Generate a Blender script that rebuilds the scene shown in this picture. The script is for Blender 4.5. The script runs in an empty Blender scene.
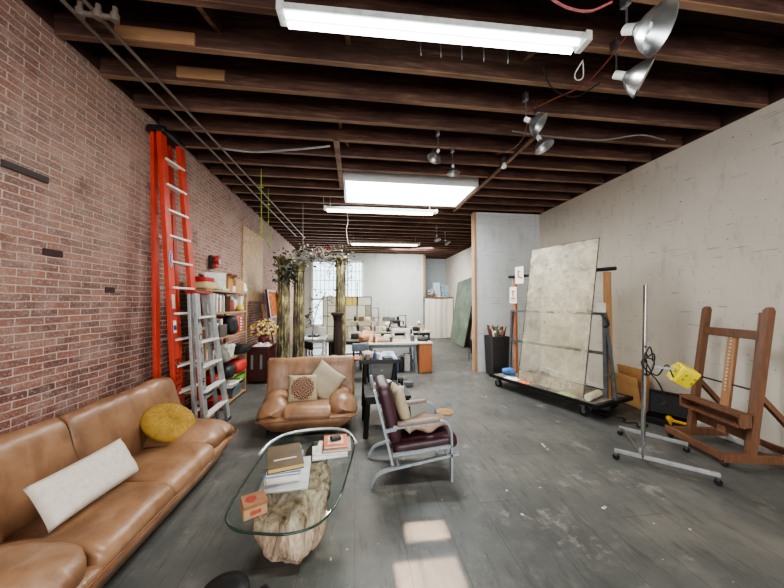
import bpy, bmesh, math, random
from mathutils import Vector, Matrix, noise
V = Vector
PI = math.pi
R = random.Random(11)
COL = bpy.context.scene.collection
ROOT = {}

# ------------------------------------------------------------------ camera model (also used to measure places in the room)
FPX, YAW, PIT, EYE = 294.0, math.radians(7.17), math.radians(1.6), 1.5
_F = V((math.sin(YAW) * math.cos(PIT), math.cos(YAW) * math.cos(PIT), math.sin(PIT)))
_R = V((math.cos(YAW), -math.sin(YAW), 0))
_U = _R.cross(_F)

def _ray(px, py): return _F + _R * ((px - 392) / FPX) + _U * ((294 - py) / FPX)
def atz(px, py, z=0.0): d = _ray(px, py); return V((0, 0, EYE)) + d * ((z - EYE) / d.z)
def aty(px, py, y): d = _ray(px, py); return V((0, 0, EYE)) + d * (y / d.y)
def atx(px, py, x): d = _ray(px, py); return V((0, 0, EYE)) + d * (x / d.x)

# ------------------------------------------------------------------ materials
def srgb(r, g, b):
    f = lambda c: (c / 255) / 12.92 if c / 255 <= 0.04045 else ((c / 255 + 0.055) / 1.055) ** 2.4
    return (f(r), f(g), f(b), 1)

class NT:
    def __init__(s, name):
        s.m = bpy.data.materials.new(name); s.m.use_nodes = True
        s.t = s.m.node_tree; s.n = s.t.nodes; s.n.clear()
        s.out = s.n.new('ShaderNodeOutputMaterial')
    def add(s, kind, **kw):
        nd = s.n.new(kind)
        for k, v in kw.items():
            if hasattr(nd, k) and k not in nd.inputs: setattr(nd, k, v)
            else: s.put(nd, k, v)
        return nd
    def put(s, nd, k, v):
        inp = nd.inputs[k]
        if isinstance(v, bpy.types.NodeSocket): s.t.links.new(v, inp)
        else: inp.default_value = v
    def coord(s, scale=(1, 1, 1), which='Object'):
        tc = s.add('ShaderNodeTexCoord'); mp = s.add('ShaderNodeMapping')
        s.t.links.new(tc.outputs[which], mp.inputs[0]); mp.inputs['Scale'].default_value = scale
        return mp.outputs[0]
    def noise(s, vec, scale, detail=4, rough=0.6, dist=0.0):
        nd = s.add('ShaderNodeTexNoise'); s.put(nd, 'Vector', vec); nd.inputs['Scale'].default_value = scale
        nd.inputs['Detail'].default_value = detail; nd.inputs['Roughness'].default_value = rough
        nd.inputs['Distortion'].default_value = dist
        return nd.outputs[0]
    def ramp(s, fac, stops):
        nd = s.add('ShaderNodeValToRGB'); s.t.links.new(fac, nd.inputs[0]); e = nd.color_ramp.elements
        while len(e) < len(stops): e.new(0.5)
        for el, (p, c) in zip(e, stops):
            el.position = p; el.color = c if len(c) == 4 else (*c, 1)
        return nd.outputs[0]
    def mix(s, fac, a, b, blend='MIX'):
        nd = s.add('ShaderNodeMix', data_type='RGBA', blend_type=blend)
        for k, v in ((0, fac), (6, a), (7, b)):
            if isinstance(v, bpy.types.NodeSocket): s.t.links.new(v, nd.inputs[k])
            else: nd.inputs[k].default_value = v
        return nd.outputs[2]
    def math(s, op, a, b=0.0):
        nd = s.add('ShaderNodeMath', operation=op)
        for k, v in ((0, a), (1, b)):
            if isinstance(v, bpy.types.NodeSocket): s.t.links.new(v, nd.inputs[k])
            else: nd.inputs[k].default_value = v
        return nd.outputs[0]
    def bump(s, h, strength=0.3, dist=0.01):
        nd = s.add('ShaderNodeBump'); s.t.links.new(h, nd.inputs['Height'])
        nd.inputs['Strength'].default_value = strength; nd.inputs['Distance'].default_value = dist
        return nd.outputs[0]
    def pbr(s, color, rough=0.6, metal=0.0, normal=None, spec=0.5, **kw):
        p = s.add('ShaderNodeBsdfPrincipled')
        s.put(p, 'Base Color', color); s.put(p, 'Roughness', rough); s.put(p, 'Metallic', metal)
        s.put(p, 'Specular IOR Level', spec)
        if normal is not None: s.put(p, 'Normal', normal)
        for k, v in kw.items(): s.put(p, k.replace('_', ' '), v)
        s.t.links.new(p.outputs[0], s.out.inputs[0]); return s.m

_MC = {}
def plain(c, rough=0.6, metal=0.0, var=0.18, sc=14, bump=0.12, spec=0.5):
    """painted / fabric / plastic / paper surface with a little procedural wear"""
    key = (tuple(c), rough, metal, var, sc, bump)
    if key in _MC: return _MC[key]
    t = NT('surface_%d_%d_%d' % tuple(c[:3])); v = t.coord(); n = t.noise(v, sc, 5, 0.65)
    a = srgb(*c); d = tuple(x * (1 - var * 1.6) for x in a[:3]) + (1,); l = tuple(min(1, x * (1 + var)) for x in a[:3]) + (1,)
    col = t.ramp(n, [(0.3, d), (0.5, a), (0.75, l)])
    nb = t.bump(t.noise(v, sc * 6, 3), bump, 0.004) if bump else None
    _MC[key] = t.pbr(col, rough, metal, nb, spec); return _MC[key]

def wood(c1, c2, axis=2, sc=1.0, rough=0.55):
    key = ('wood', tuple(c1), tuple(c2), axis, sc)
    if key in _MC: return _MC[key]
    t = NT('wood_%d_%d_%d' % tuple(c1)); s = [14 * sc] * 3; s[axis] = 1.2 * sc
    v = t.coord(tuple(s)); n = t.noise(v, 2.2, 6, 0.7, 0.8); n2 = t.noise(t.coord(), 2.0, 3)
    col = t.ramp(n, [(0.3, srgb(*c1)), (0.7, srgb(*c2))])
    col = t.mix(t.math('MULTIPLY', n2, 0.5), col, tuple(x * 0.55 for x in srgb(*c1)[:3]) + (1,))
    _MC[key] = t.pbr(col, rough, 0, t.bump(n, 0.25, 0.004)); return _MC[key]

def m_leather():
    t = NT('tan_leather'); v = t.coord(); n = t.noise(v, 3.0, 5, 0.6); f = t.noise(v, 90, 3)
    w = t.noise(t.coord((3, 3, 1.2)), 2.6, 5, 0.5, 0.5)
    col = t.ramp(n, [(0.25, srgb(106, 76, 55)), (0.5, srgb(146, 109, 81)), (0.78, srgb(180, 142, 112))])
    col = t.mix(t.math('MULTIPLY', t.ramp(w, [(0.38, (1, 1, 1)), (0.46, (0, 0, 0))]), 0.3), col, srgb(104, 68, 44))
    h = t.math('ADD', t.math('MULTIPLY', f, 0.12), w)
    return t.pbr(col, t.ramp(n, [(0.3, (.42, .42, .42)), (0.8, (.27, .27, .27))]), 0, t.bump(h, 0.35, 0.02))

def m_brick():
    t = NT('old_red_brick')
    tc = t.add('ShaderNodeTexCoord'); sp = t.add('ShaderNodeSeparateXYZ'); t.t.links.new(tc.outputs['Object'], sp.inputs[0])
    cb = t.add('ShaderNodeCombineXYZ'); t.t.links.new(sp.outputs[1], cb.inputs[0]); t.t.links.new(sp.outputs[2], cb.inputs[1])
    base = cb.outputs[0]
    wob = t.add('ShaderNodeTexNoise'); t.t.links.new(base, wob.inputs['Vector']); wob.inputs['Scale'].default_value = 9; wob.inputs['Detail'].default_value = 3
    vm = t.add('ShaderNodeVectorMath', operation='MULTIPLY_ADD')
    t.t.links.new(wob.outputs[1], vm.inputs[0]); vm.inputs[1].default_value = (0.016, 0.014, 0); t.t.links.new(base, vm.inputs[2])
    bk = t.add('ShaderNodeTexBrick'); t.t.links.new(vm.outputs[0], bk.inputs['Vector'])
    bk.offset = 0.5; bk.inputs['Scale'].default_value = 1
    bk.inputs['Brick Width'].default_value = 0.185; bk.inputs['Row Height'].default_value = 0.054
    bk.inputs['Mortar Size'].default_value = 0.0058; bk.inputs['Mortar Smooth'].default_value = 0.45; bk.inputs['Bias'].default_value = -0.05
    bk.inputs['Color1'].default_value = srgb(148, 96, 82); bk.inputs['Color2'].default_value = srgb(98, 64, 61)
    bk.inputs['Mortar'].default_value = srgb(204, 186, 176)
    big = t.noise(base, 1.1, 4, 0.6); mid = t.noise(base, 6, 5, 0.7); fine = t.noise(base, 60, 4, 0.7)
    col = t.mix(t.ramp(mid, [(0.45, (0, 0, 0)), (0.72, (.6, .6, .6))]), bk.outputs[0], srgb(190, 160, 148))
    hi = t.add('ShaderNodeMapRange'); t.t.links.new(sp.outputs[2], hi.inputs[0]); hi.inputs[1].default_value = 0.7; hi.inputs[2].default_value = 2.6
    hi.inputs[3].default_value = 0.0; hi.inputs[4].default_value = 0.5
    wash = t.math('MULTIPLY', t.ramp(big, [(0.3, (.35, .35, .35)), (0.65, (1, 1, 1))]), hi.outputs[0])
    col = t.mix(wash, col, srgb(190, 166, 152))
    col = t.mix(t.ramp(fine, [(0.52, (0, 0, 0)), (0.72, (.7, .7, .7))]), col, srgb(214, 194, 182))
    col = t.mix(t.ramp(t.noise(base, 2.7, 5, .75), [(0.56, (0, 0, 0)), (0.7, (.55, .55, .55))]), col, srgb(84, 56, 54))
    h = t.math('ADD', t.math('MULTIPLY', bk.outputs[1], -0.9), t.math('MULTIPLY', t.math('ADD', mid, fine), 0.45))
    return t.pbr(col, 0.9, 0, t.bump(h, 0.9, 0.018), 0.2)

def m_whitewall(c=(200, 197, 190), block=False, axis=1):
    t = NT('white_wall'); v = t.coord(); n = t.noise(v, 0.7, 5, 0.6); m = t.noise(t.coord((3, 3, 1)), 2.2, 6, 0.75)
    col = t.ramp(n, [(0.3, tuple(x * 0.86 for x in srgb(*c)[:3])), (0.65, srgb(*c))])
    col = t.mix(t.ramp(m, [(0.54, (0, 0, 0)), (0.75, (.55, .55, .55))]), col, srgb(142, 136, 126))
    sc = t.noise(t.coord((2.2, 2.2, 30)), 1.4, 3, 0.55, 0.3)
    col = t.mix(t.ramp(sc, [(0.66, (0, 0, 0)), (0.72, (.7, .7, .7))]), col, srgb(126, 120, 112))
    sp = t.noise(v, 26, 2, 0.5)
    col = t.mix(t.ramp(sp, [(0.72, (0, 0, 0)), (0.75, (.8, .8, .8))]), col, srgb(90, 84, 78))
    h = t.math('ADD', n, t.math('MULTIPLY', t.noise(v, 34, 4), 0.35))
    if block:
        tc = t.add('ShaderNodeTexCoord'); sx = t.add('ShaderNodeSeparateXYZ'); t.t.links.new(tc.outputs['Object'], sx.inputs[0])
        cb = t.add('ShaderNodeCombineXYZ'); t.t.links.new(sx.outputs[0], cb.inputs[0]); t.t.links.new(sx.outputs[2], cb.inputs[1])
        bk = t.add('ShaderNodeTexBrick'); t.t.links.new(cb.outputs[0], bk.inputs['Vector'])
        bk.inputs['Scale'].default_value = 1; bk.inputs['Brick Width'].default_value = 0.4; bk.inputs['Row Height'].default_value = 0.2
        bk.inputs['Mortar Size'].default_value = 0.005; bk.inputs['Mortar Smooth'].default_value = 0.6
        col = t.mix(t.math('MULTIPLY', bk.outputs[1], 0.3), col, srgb(140, 140, 138))
        h = t.math('SUBTRACT', h, t.math('MULTIPLY', bk.outputs[1], 0.8))
    return t.pbr(col, 0.75, 0, t.bump(h, 0.25, 0.012), 0.3)

def m_floor():
    t = NT('worn_grey_floor'); v = t.coord(); tc = t.add('ShaderNodeTexCoord'); sx = t.add('ShaderNodeSeparateXYZ'); t.t.links.new(tc.outputs['Object'], sx.inputs[0])
    n = t.noise(v, 0.9, 6, 0.65); m = t.noise(v, 5, 6, 0.75); f = t.noise(v, 42, 3, 0.6); g = t.noise(t.coord((5, 1, 1)), 3.0, 5, 0.7)
    col = t.ramp(n, [(0.28, srgb(66, 67, 66)), (0.5, srgb(87, 87, 84)), (0.72, srgb(114, 110, 102))])
    col = t.mix(t.ramp(m, [(0.5, (0, 0, 0)), (0.78, (.7, .7, .7))]), col, srgb(124, 120, 112))
    col = t.mix(t.ramp(g, [(0.52, (0, 0, 0)), (0.66, (.6, .6, .6))]), col, srgb(58, 58, 57))
    wear = t.ramp(t.noise(v, 2.4, 8, 0.72), [(0.58, (0, 0, 0)), (0.66, (.7, .7, .7))])
    col = t.mix(wear, col, srgb(138, 132, 126))
    col = t.mix(t.ramp(f, [(0.70, (0, 0, 0)), (0.76, (.75, .75, .75))]), col, srgb(52, 52, 52))
    col = t.mix(t.ramp(t.noise(v, 17, 2, 0.5), [(0.745, (0, 0, 0)), (0.765, (.9, .9, .9))]), col, srgb(196, 194, 186))
    fr = t.math('FRACT', t.math('MULTIPLY', sx.outputs[0], 1 / 0.31))
    line = t.math('LESS_THAN', fr, 0.018)
    fr2 = t.math('FRACT', t.math('ADD', t.math('MULTIPLY', sx.outputs[1], 1 / 2.4), t.math('MULTIPLY', t.math('FLOOR', t.math('MULTIPLY', sx.outputs[0], 1 / 0.31)), 0.37)))
    line = t.math('MAXIMUM', line, t.math('LESS_THAN', fr2, 0.003))
    col = t.mix(t.math('MULTIPLY', line, 0.5), col, srgb(46, 46, 46))
    ro = t.ramp(m, [(0.3, (.36, .36, .36)), (0.7, (.58, .58, .58))])
    h = t.math('SUBTRACT', t.math('ADD', t.math('MULTIPLY', f, .3), m), t.math('MULTIPLY', line, 1.2))
    return t.pbr(col, ro, 0, t.bump(h, 0.16, 0.01), 0.5)

def m_joist():
    t = NT('old_dark_timber'); v = t.coord((0.9, 9, 9)); n = t.noise(v, 2.4, 6, 0.7, 0.6); b = t.noise(t.coord(), 1.3, 4)
    col = t.ramp(n, [(0.25, srgb(58, 40, 35)), (0.5, srgb(92, 66, 56)), (0.75, srgb(140, 110, 90))])
    col = t.mix(t.ramp(b, [(0.35, (.65, .65, .65)), (0.65, (0, 0, 0))]), col, srgb(60, 38, 35))
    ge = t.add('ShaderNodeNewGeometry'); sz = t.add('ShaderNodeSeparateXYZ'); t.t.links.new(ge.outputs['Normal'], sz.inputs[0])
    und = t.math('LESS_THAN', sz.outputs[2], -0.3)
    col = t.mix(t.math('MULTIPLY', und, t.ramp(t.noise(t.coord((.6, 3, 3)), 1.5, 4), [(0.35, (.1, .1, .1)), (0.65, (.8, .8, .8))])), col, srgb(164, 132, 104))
    return t.pbr(col, 0.75, 0, t.bump(n, 0.5, 0.008), 0.3)

def m_clearglass(tint=(.91, .955, .94)):
    t = NT('clear_glass'); tr = t.add('ShaderNodeBsdfTransparent'); tr.inputs[0].default_value = (*tint, 1)
    gl = t.add('ShaderNodeBsdfGlossy'); gl.inputs['Roughness'].default_value = 0.02
    fr = t.add('ShaderNodeFresnel'); fr.inputs[0].default_value = 1.5
    ge = t.add('ShaderNodeNewGeometry'); fc = t.math('MULTIPLY', fr.outputs[0], t.math('SUBTRACT', 1.0, ge.outputs['Backfacing']))
    mx = t.add('ShaderNodeMixShader'); t.t.links.new(fc, mx.inputs[0]); t.t.links.new(tr.outputs[0], mx.inputs[1]); t.t.links.new(gl.outputs[0], mx.inputs[2])
    t.t.links.new(mx.outputs[0], t.out.inputs[0]); return t.m

def m_paintedglass(c=(214, 206, 190), lo=0.30, hi=0.85, fade=False):
    """clear acrylic sheet smeared with old paint"""
    t = NT('paint_smeared_acrylic'); v = t.coord(); n = t.noise(v, 1.6, 5, 0.65); sp = t.noise(v, 13, 4, 0.6); sm = t.noise(t.coord((1, 4, 4)), 3, 4)
    col = t.ramp(n, [(0.3, tuple(x * .75 for x in srgb(*c)[:3])), (0.6, srgb(*c))])
    col = t.mix(t.ramp(sp, [(0.66, (0, 0, 0)), (0.70, (1, 1, 1))]), col, srgb(74, 64, 56))
    col = t.mix(t.ramp(t.noise(v, 7, 3), [(0.70, (0, 0, 0)), (0.73, (1, 1, 1))]), col, srgb(92, 122, 140))
    col = t.mix(t.ramp(t.noise(v, 5, 2), [(0.74, (0, 0, 0)), (0.77, (1, 1, 1))]), col, srgb(178, 120, 66))
    op = t.math('MAXIMUM', t.ramp(t.math('ADD', t.math('MULTIPLY', n, .6), t.math('MULTIPLY', sm, .4)), [(0.40, (lo,) * 3), (0.60, (hi,) * 3)]), t.ramp(sp, [(0.66, (0, 0, 0)), (0.70, (.9, .9, .9))]))
    if fade:
        tc = t.add('ShaderNodeTexCoord'); sx = t.add('ShaderNodeSeparateXYZ'); t.t.links.new(tc.outputs['Object'], sx.inputs[0])
        mr = t.add('ShaderNodeMapRange'); t.t.links.new(sx.outputs[2], mr.inputs[0]); mr.inputs[1].default_value = .55; mr.inputs[2].default_value = 1.7; mr.inputs[3].default_value = .42; mr.inputs[4].default_value = 1.0
        op = t.math('MULTIPLY', op, mr.outputs[0])
    tr = t.add('ShaderNodeBsdfTransparent'); tr.inputs[0].default_value = (.93, .92, .87, 1)
    t.pbr(col, 0.3, 0, None, 0.5); p = [x for x in t.n if x.type == 'BSDF_PRINCIPLED'][0]
    mx = t.add('ShaderNodeMixShader'); t.t.links.new(op, mx.inputs[0]); t.t.links.new(tr.outputs[0], mx.inputs[1]); t.t.links.new(p.outputs[0], mx.inputs[2])
    t.t.links.new(mx.outputs[0], t.out.inputs[0]); return t.m

def m_emit(c, s):
    t = NT('glowing_tube'); e = t.add('ShaderNodeEmission'); e.inputs[0].default_value = (*c, 1); e.inputs[1].default_value = s
    t.t.links.new(e.outputs[0], t.out.inputs[0]); return t.m

def m_gilt():
    t = NT('flaking_gilt_paint'); v = t.coord((1, 1, .28)); n = t.noise(v, 8, 7, 0.72, 0.3)
    col = t.ramp(n, [(0.38, srgb(42, 36, 30)), (0.48, srgb(84, 76, 60)), (0.53, srgb(128, 120, 82)), (0.61, srgb(166, 154, 104)), (0.66, srgb(204, 200, 190))])
    return t.pbr(col, 0.6, 0, t.bump(n, 0.5, 0.01))

def m_driftwood():
    t = NT('pale_driftwood'); v = t.coord((7, 7, 2.2)); n = t.noise(v, 2, 7, 0.72, 1.6)
    col = t.ramp(n, [(0.34, srgb(84, 66, 50)), (0.46, srgb(166, 140, 116)), (0.6, srgb(206, 186, 162)), (0.75, srgb(226, 212, 194))])
    return t.pbr(col, 0.6, 0, t.bump(n, 0.7, 0.02))

def m_picture(stops, sc=5, dist=2):
    t = NT('painted_canvas'); n = t.noise(t.coord(), sc, 5, 0.6, dist)
    return t.pbr(t.ramp(n, stops), 0.8, 0, None, .08)

def m_osb():
    t = NT('chip_board'); n = t.noise(t.coord((1, 1, .4)), 26, 4, 0.7)
    return t.pbr(t.ramp(n, [(0.3, srgb(150, 122, 92)), (0.6, srgb(196, 168, 132))]), 0.8)

def m_medallion():
    t = NT('cushion_medallion_print'); tc = t.add('ShaderNodeTexCoord'); v = tc.outputs['Object']
    ln = t.add('ShaderNodeVectorMath', operation='LENGTH')
    sx = t.add('ShaderNodeSeparateXYZ'); t.t.links.new(v, sx.inputs[0]); cb = t.add('ShaderNodeCombineXYZ')
    t.t.links.new(sx.outputs[0], cb.inputs[0]); t.t.links.new(sx.outputs[2], cb.inputs[1]); t.t.links.new(cb.outputs[0], ln.inputs[0])
    at = t.math('ARCTAN2', sx.outputs[2], sx.outputs[0])
    pet = t.math('MULTIPLY', t.math('SINE', t.math('MULTIPLY', at, 12)), 0.005)
    r = t.math('ADD', ln.outputs['Value'], pet)
    inside = t.math('LESS_THAN', r, 0.135)
    rings = t.math('GREATER_THAN', t.math('SINE', t.math('ADD', t.math('MULTIPLY', r, 190), t.math('MULTIPLY', t.math('SINE', t.math('MULTIPLY', at, 16)), 1.8))), -0.2)
    fac = t.math('MULTIPLY', inside, t.math('ADD', t.math('MULTIPLY', rings, 0.6), 0.3))
    n = t.noise(v, 160, 2)
    col = t.mix(fac, srgb(166, 154, 128), srgb(96, 40, 36))
    return t.pbr(col, 0.9, 0, t.bump(n, 0.3, 0.003), 0.2)

LEATHER = m_leather(); BRICK = m_brick(); FLOOR = m_floor(); JOIST = m_joist(); GLASS = m_clearglass(); GILT = m_gilt()
WHITEWALL = m_whitewall((210, 202, 189)); BLOCKWALL = m_whitewall((200, 202, 202), True); BACKWALL = m_whitewall((204, 208, 202))
DRIFT = m_driftwood(); OSB = m_osb()
BLACK = plain((26, 26, 27), .5); DARK = plain((46, 44, 44), .6); BLKMETAL = plain((40, 42, 45), .4, .6, .1, 20, .05)
STEEL = plain((150, 152, 154), .35, .9, .15, 20, .05); CHROME = plain((190, 192, 194), .18, 1.0, .08, 20, 0)
ALU = plain((170, 172, 172), .42, .55, .15, 16, .05); REFL = plain((186, 188, 190), .3, .95, .08, 10, .05)
SILVERPAINT = plain((172, 180, 186), .4, .35, .15, 18, .05); GREYMETAL = plain((104, 108, 110), .45, .5, .2, 16, .05)
RED = plain((190, 62, 46), .42, 0, .12, 6, .05); BURG = plain((64, 34, 42), .4, 0, .2, 9, .15); WHITE = plain((226, 224, 218), .6)
LINEN = plain((214, 206, 194), .9, 0, .08, 40, .3, .2); BEIGE = plain((170, 158, 136), .9, 0, .1, 60, .3, .2); MUSTARD = plain((158, 124, 56), .85, 0, .2, 30, .4, .3)
EASEL = wood((98, 64, 44), (134, 92, 64), 2); PINE = wood((196, 152, 100), (222, 184, 134), 0); PINEZ = wood((164, 118, 78), (198, 152, 106), 2)
SHELFW = wood((150, 118, 84), (186, 152, 112), 1); REDBROWN = wood((66, 26, 22), (92, 40, 32), 2); ORANGEW = wood((150, 84, 44), (186, 112, 62), 2)
DARKWOOD = wood((42, 30, 26), (66, 48, 40), 2); CARD = plain((168, 126, 84), .9, 0, .1, 4, .1, .2); CREAM = plain((222, 214, 196), .8)
PAPER = plain((232, 230, 224), .8, 0, .05, 8, .05, .2); BLUEW = plain((190, 206, 226), .7, 0, .08, 6, .1)
YELLOW = plain((226, 206, 32), .45, 0, .08, 8, .05); CLOTH = plain((222, 216, 202), .95, 0, .08, 30, .3, .1)

# ------------------------------------------------------------------ mesh builder
class MB:
    def __init__(s): s.bm = bmesh.new()
    def _add(s, verts, faces):
        vs = [s.bm.verts.new(v) for v in verts]
        for f in faces:
            try: s.bm.faces.new([vs[i] for i in f])
            except ValueError: pass
        return vs
    def box(s, c, d, rot=None, bev=0.0):
        hx, hy, hz = d[0] / 2, d[1] / 2, d[2] / 2; c = V(c); M = rot if rot is not None else Matrix()
        b = min(bev, hx * .9, hy * .9, hz * .9)
        if b <= 0:
            ps = [V((x, y, z)) for x in (-hx, hx) for y in (-hy, hy) for z in (-hz, hz)]
            s._add([c + (M @ p) for p in ps], [(0, 1, 3, 2), (4, 6, 7, 5), (0, 4, 5, 1), (2, 3, 7, 6), (0, 2, 6, 4), (1, 5, 7, 3)])
        else:
            t = bmesh.new(); bmesh.ops.create_cube(t, size=1)
            for v in t.verts: v.co = V((v.co.x * 2 * hx, v.co.y * 2 * hy, v.co.z * 2 * hz))
            bmesh.ops.bevel(t, geom=list(t.edges), offset=b, segments=2, affect='EDGES', profile=.5)
            s.merge(t, Matrix.Translation(c) @ M.to_4x4())
        return s
    def merge(s, t, M=None):
        t.verts.index_update(); s._add([(M @ v.co) if M is not None else v.co.copy() for v in t.verts], [[v.index for v in f.verts] for f in t.faces]); t.free()
    def bar(s, p0, p1, w, h, up=(0, 0, 1), bev=0.0):
        """rectangular bar from p0 to p1; h is measured along up, w across it"""
        p0, p1 = V(p0), V(p1); d = (p1 - p0); L = d.length; d.normalize(); u = V(up); u = (u - d * u.dot(d))
        if u.length < 1e-4: u = V((1, 0, 0)) - d * d.x
        u.normalize(); w_ = d.cross(u)
        M = Matrix((d, w_, u)).transposed()
        return s.box((p0 + p1) / 2, (L, w, h), M, bev)
    def tube(s, pts, r, seg=8, closed=False, taper=None):
        pts = [V(p) for p in pts]; n = len(pts); rings = []; prev = None
        for i, p in enumerate(pts):
            a = pts[(i - 1) % n] if (i > 0 or closed) else p; b = pts[(i + 1) % n] if (i < n - 1 or closed) else p
            d = (b - a).normalized()
            if prev is None: u = d.cross(V((0, 0, 1)) if abs(d.z) < .9 else V((1, 0, 0))).normalized()
            else: u = (prev - d * prev.dot(d)).normalized()
            prev = u; w = d.cross(u); rr = r if taper is None else taper[i]
            rings.append([s.bm.verts.new(p + (u * math.cos(2 * PI * k / seg) + w * math.sin(2 * PI * k / seg)) * rr) for k in range(seg)])
        m = n if closed else n - 1
        for i in range(m):
            A, B = rings[i], rings[(i + 1) % n]
            for k in range(seg): s.bm.faces.new((A[k], A[(k + 1) % seg], B[(k + 1) % seg], B[k]))
        if not closed:
            s.bm.faces.new(rings[0][::-1]); s.bm.faces.new(rings[-1])
        return s
    def cyl(s, p0, p1, r0, r1=None, seg=16): return s.tube([p0, p1], r0, seg, taper=[r0, r0 if r1 is None else r1])
    def lathe(s, prof, M=None, seg=24, flute=None):
        M = M if M is not None else Matrix(); rings = []
        for r, z in prof:
            ring = []
            for k in range(seg):
                a = 2 * PI * k / seg; q = r if flute is None else r * (1 + flute * (1 if k % 2 else -1))
                ring.append(s.bm.verts.new(M @ V((q * math.cos(a), q * math.sin(a), z))))
            rings.append(ring)
        for A, B in zip(rings, rings[1:]):
            for k in range(seg): s.bm.faces.new((A[k], A[(k + 1) % seg], B[(k + 1) % seg], B[k]))
        if prof[0][0] > 1e-6: s.bm.faces.new(rings[0][::-1])
        if prof[-1][0] > 1e-6: s.bm.faces.new(rings[-1])
        return s
    def loft(s, secs, cap=True):
        rings = [[s.bm.verts.new(V(p)) for p in sec] for sec in secs]; n = len(rings[0])
        for A, B in zip(rings, rings[1:]):
            for k in range(n): s.bm.faces.new((A[k], A[(k + 1) % n], B[(k + 1) % n], B[k]))
        if cap:
            for ring, flip in ((rings[0], True), (rings[-1], False)):
                c = s.bm.verts.new(sum((v.co for v in ring), V()) / n)
                for k in range(n):
                    f = (ring[k], ring[(k + 1) % n], c); s.bm.faces.new(f[::-1] if flip else f)
        return s
    def prism(s, poly, z0, z1, M=None):
        M = M if M is not None else Matrix(); n = len(poly)
        a = [s.bm.verts.new(M @ V((x, y, z0))) for x, y in poly]; b = [s.bm.verts.new(M @ V((x, y, z1))) for x, y in poly]
        s.bm.faces.new(a[::-1]); s.bm.faces.new(b)
        for k in range(n): s.bm.faces.new((a[k], a[(k + 1) % n], b[(k + 1) % n], b[k]))
        return s
    def quad(s, *ps): s._add([V(p) for p in ps], [tuple(range(len(ps)))]); return s
    def grid(s, fn, nu, nv):
        vs = [[s.bm.verts.new(V(fn(i / nu, j / nv))) for j in range(nv + 1)] for i in range(nu + 1)]
        for i in range(nu):
            for j in range(nv): s.bm.faces.new((vs[i][j], vs[i + 1][j], vs[i + 1][j + 1], vs[i][j + 1]))
        return s
    def soft(s, c, d, r, n=10, amp=0.0, fr=6, M=None, puff=0.0):
        """rounded, slightly lumpy block"""
        t = bmesh.new(); bmesh.ops.create_cube(t, size=2); bmesh.ops.subdivide_edges(t, edges=list(t.edges), cuts=n, use_grid_fill=True)
        h = V(d) / 2; c = V(c); M = M if M is not None else Matrix()
        for v in t.verts:
            p = v.co.copy(); q = V((p.x * h.x, p.y * h.y, p.z * h.z))
            if puff: q.z *= 1 + puff * (1 - p.x ** 2) * (1 - p.y ** 2)
            i = V([max(-(h[k] - r), min(h[k] - r, q[k])) for k in range(3)]); e = q - i
            if e.length > 1e-6: q = i + e.normalized() * min(r, e.length if e.length < r else r)
            if amp: q += q.normalized() * amp * noise.noise(q * fr + c * 3)
            v.co = q
        s.merge(t, Matrix.Translation(c) @ M.to_4x4()); return s
    def lump(s, amp, fr, seed=0.0, sq=(1, 1, 1)):
        s.bm.normal_update()
        ds = [(v, v.normal * (amp * noise.noise(V((v.co.x * sq[0], v.co.y * sq[1], v.co.z * sq[2])) * fr + V((seed, seed * 2, 0))))) for v in s.bm.verts]
        for v, d in ds: v.co += d
        return s
    def build(s, name, mat, parent=None, smooth=False, world=True, M=None):
        bmesh.ops.recalc_face_normals(s.bm, faces=s.bm.faces)
        if M is not None: s.bm.transform(M)
        if parent is not None and world:
            r = parent
            while r.parent is not None: r = r.parent
            s.bm.transform(ROOT[r.name].inverted())
        me = bpy.data.meshes.new(name); s.bm.to_mesh(me); s.bm.free()
        if smooth:
            for p in me.polygons: p.use_smooth = True
            if smooth != 'all':
                try: me.set_sharp_from_angle(angle=math.radians(40))
                except Exception: pass
        me.materials.append(mat); o = bpy.data.objects.new(name, me); COL.objects.link(o)
        if parent is not None: o.parent = parent
        return o

def tag(o, label, cat, group=None):
    o['label'] = label; o['category'] = cat
    if group: o['group'] = group
    return o
def thing(name, label, cat, loc, rotz=0.0, group=None):
    o = bpy.data.objects.new(name, None); COL.objects.link(o); o.empty_display_size = .1
    o.location = loc; o.rotation_euler = (0, 0, rotz); ROOT[o.name] = Matrix.Translation(V(loc)) @ Matrix.Rotation(rotz, 4, 'Z')
    return tag(o, label, cat, group)
def solo(mb, name, mat, label, cat, group=None, smooth=False):
    xs = [v.co for v in mb.bm.verts]; lo = V([min(v[k] for v in xs) for k in range(3)]); hi = V([max(v[k] for v in xs) for k in range(3)])
    b = V(((lo.x + hi.x) / 2, (lo.y + hi.y) / 2, lo.z)); mb.bm.transform(Matrix.Translation(-b))
    o = mb.build(name, mat, None, smooth); o.location = b; ROOT[o.name] = Matrix.Translation(b)
    return tag(o, label, cat, group)
def struct(mb, name, mat, smooth=False):
    o = mb.build(name, mat, None, smooth); o['kind'] = 'structure'; ROOT[o.name] = Matrix(); return o
def dup(root, loc, rotz, label, group=None):
    r = root.copy(); COL.objects.link(r); r.location = loc; r.rotation_euler = (0, 0, rotz); r['label'] = label
    if group: r['group'] = group
    for ch in list(root.children):
        c = ch.copy(); COL.objects.link(c); c.parent = r
        for g in ch.children:
            d = g.copy(); COL.objects.link(d); d.parent = c
    return r
def rz(a): return Matrix.Rotation(a, 3, 'Z')
def aim(p, d, roll=0.0):
    """matrix whose +Z looks along d, at p"""
    q = V(d).normalized().to_track_quat('Z', 'Y'); return Matrix.Translation(V(p)) @ q.to_matrix().to_4x4() @ Matrix.Rotation(roll, 4, 'Z')
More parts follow.
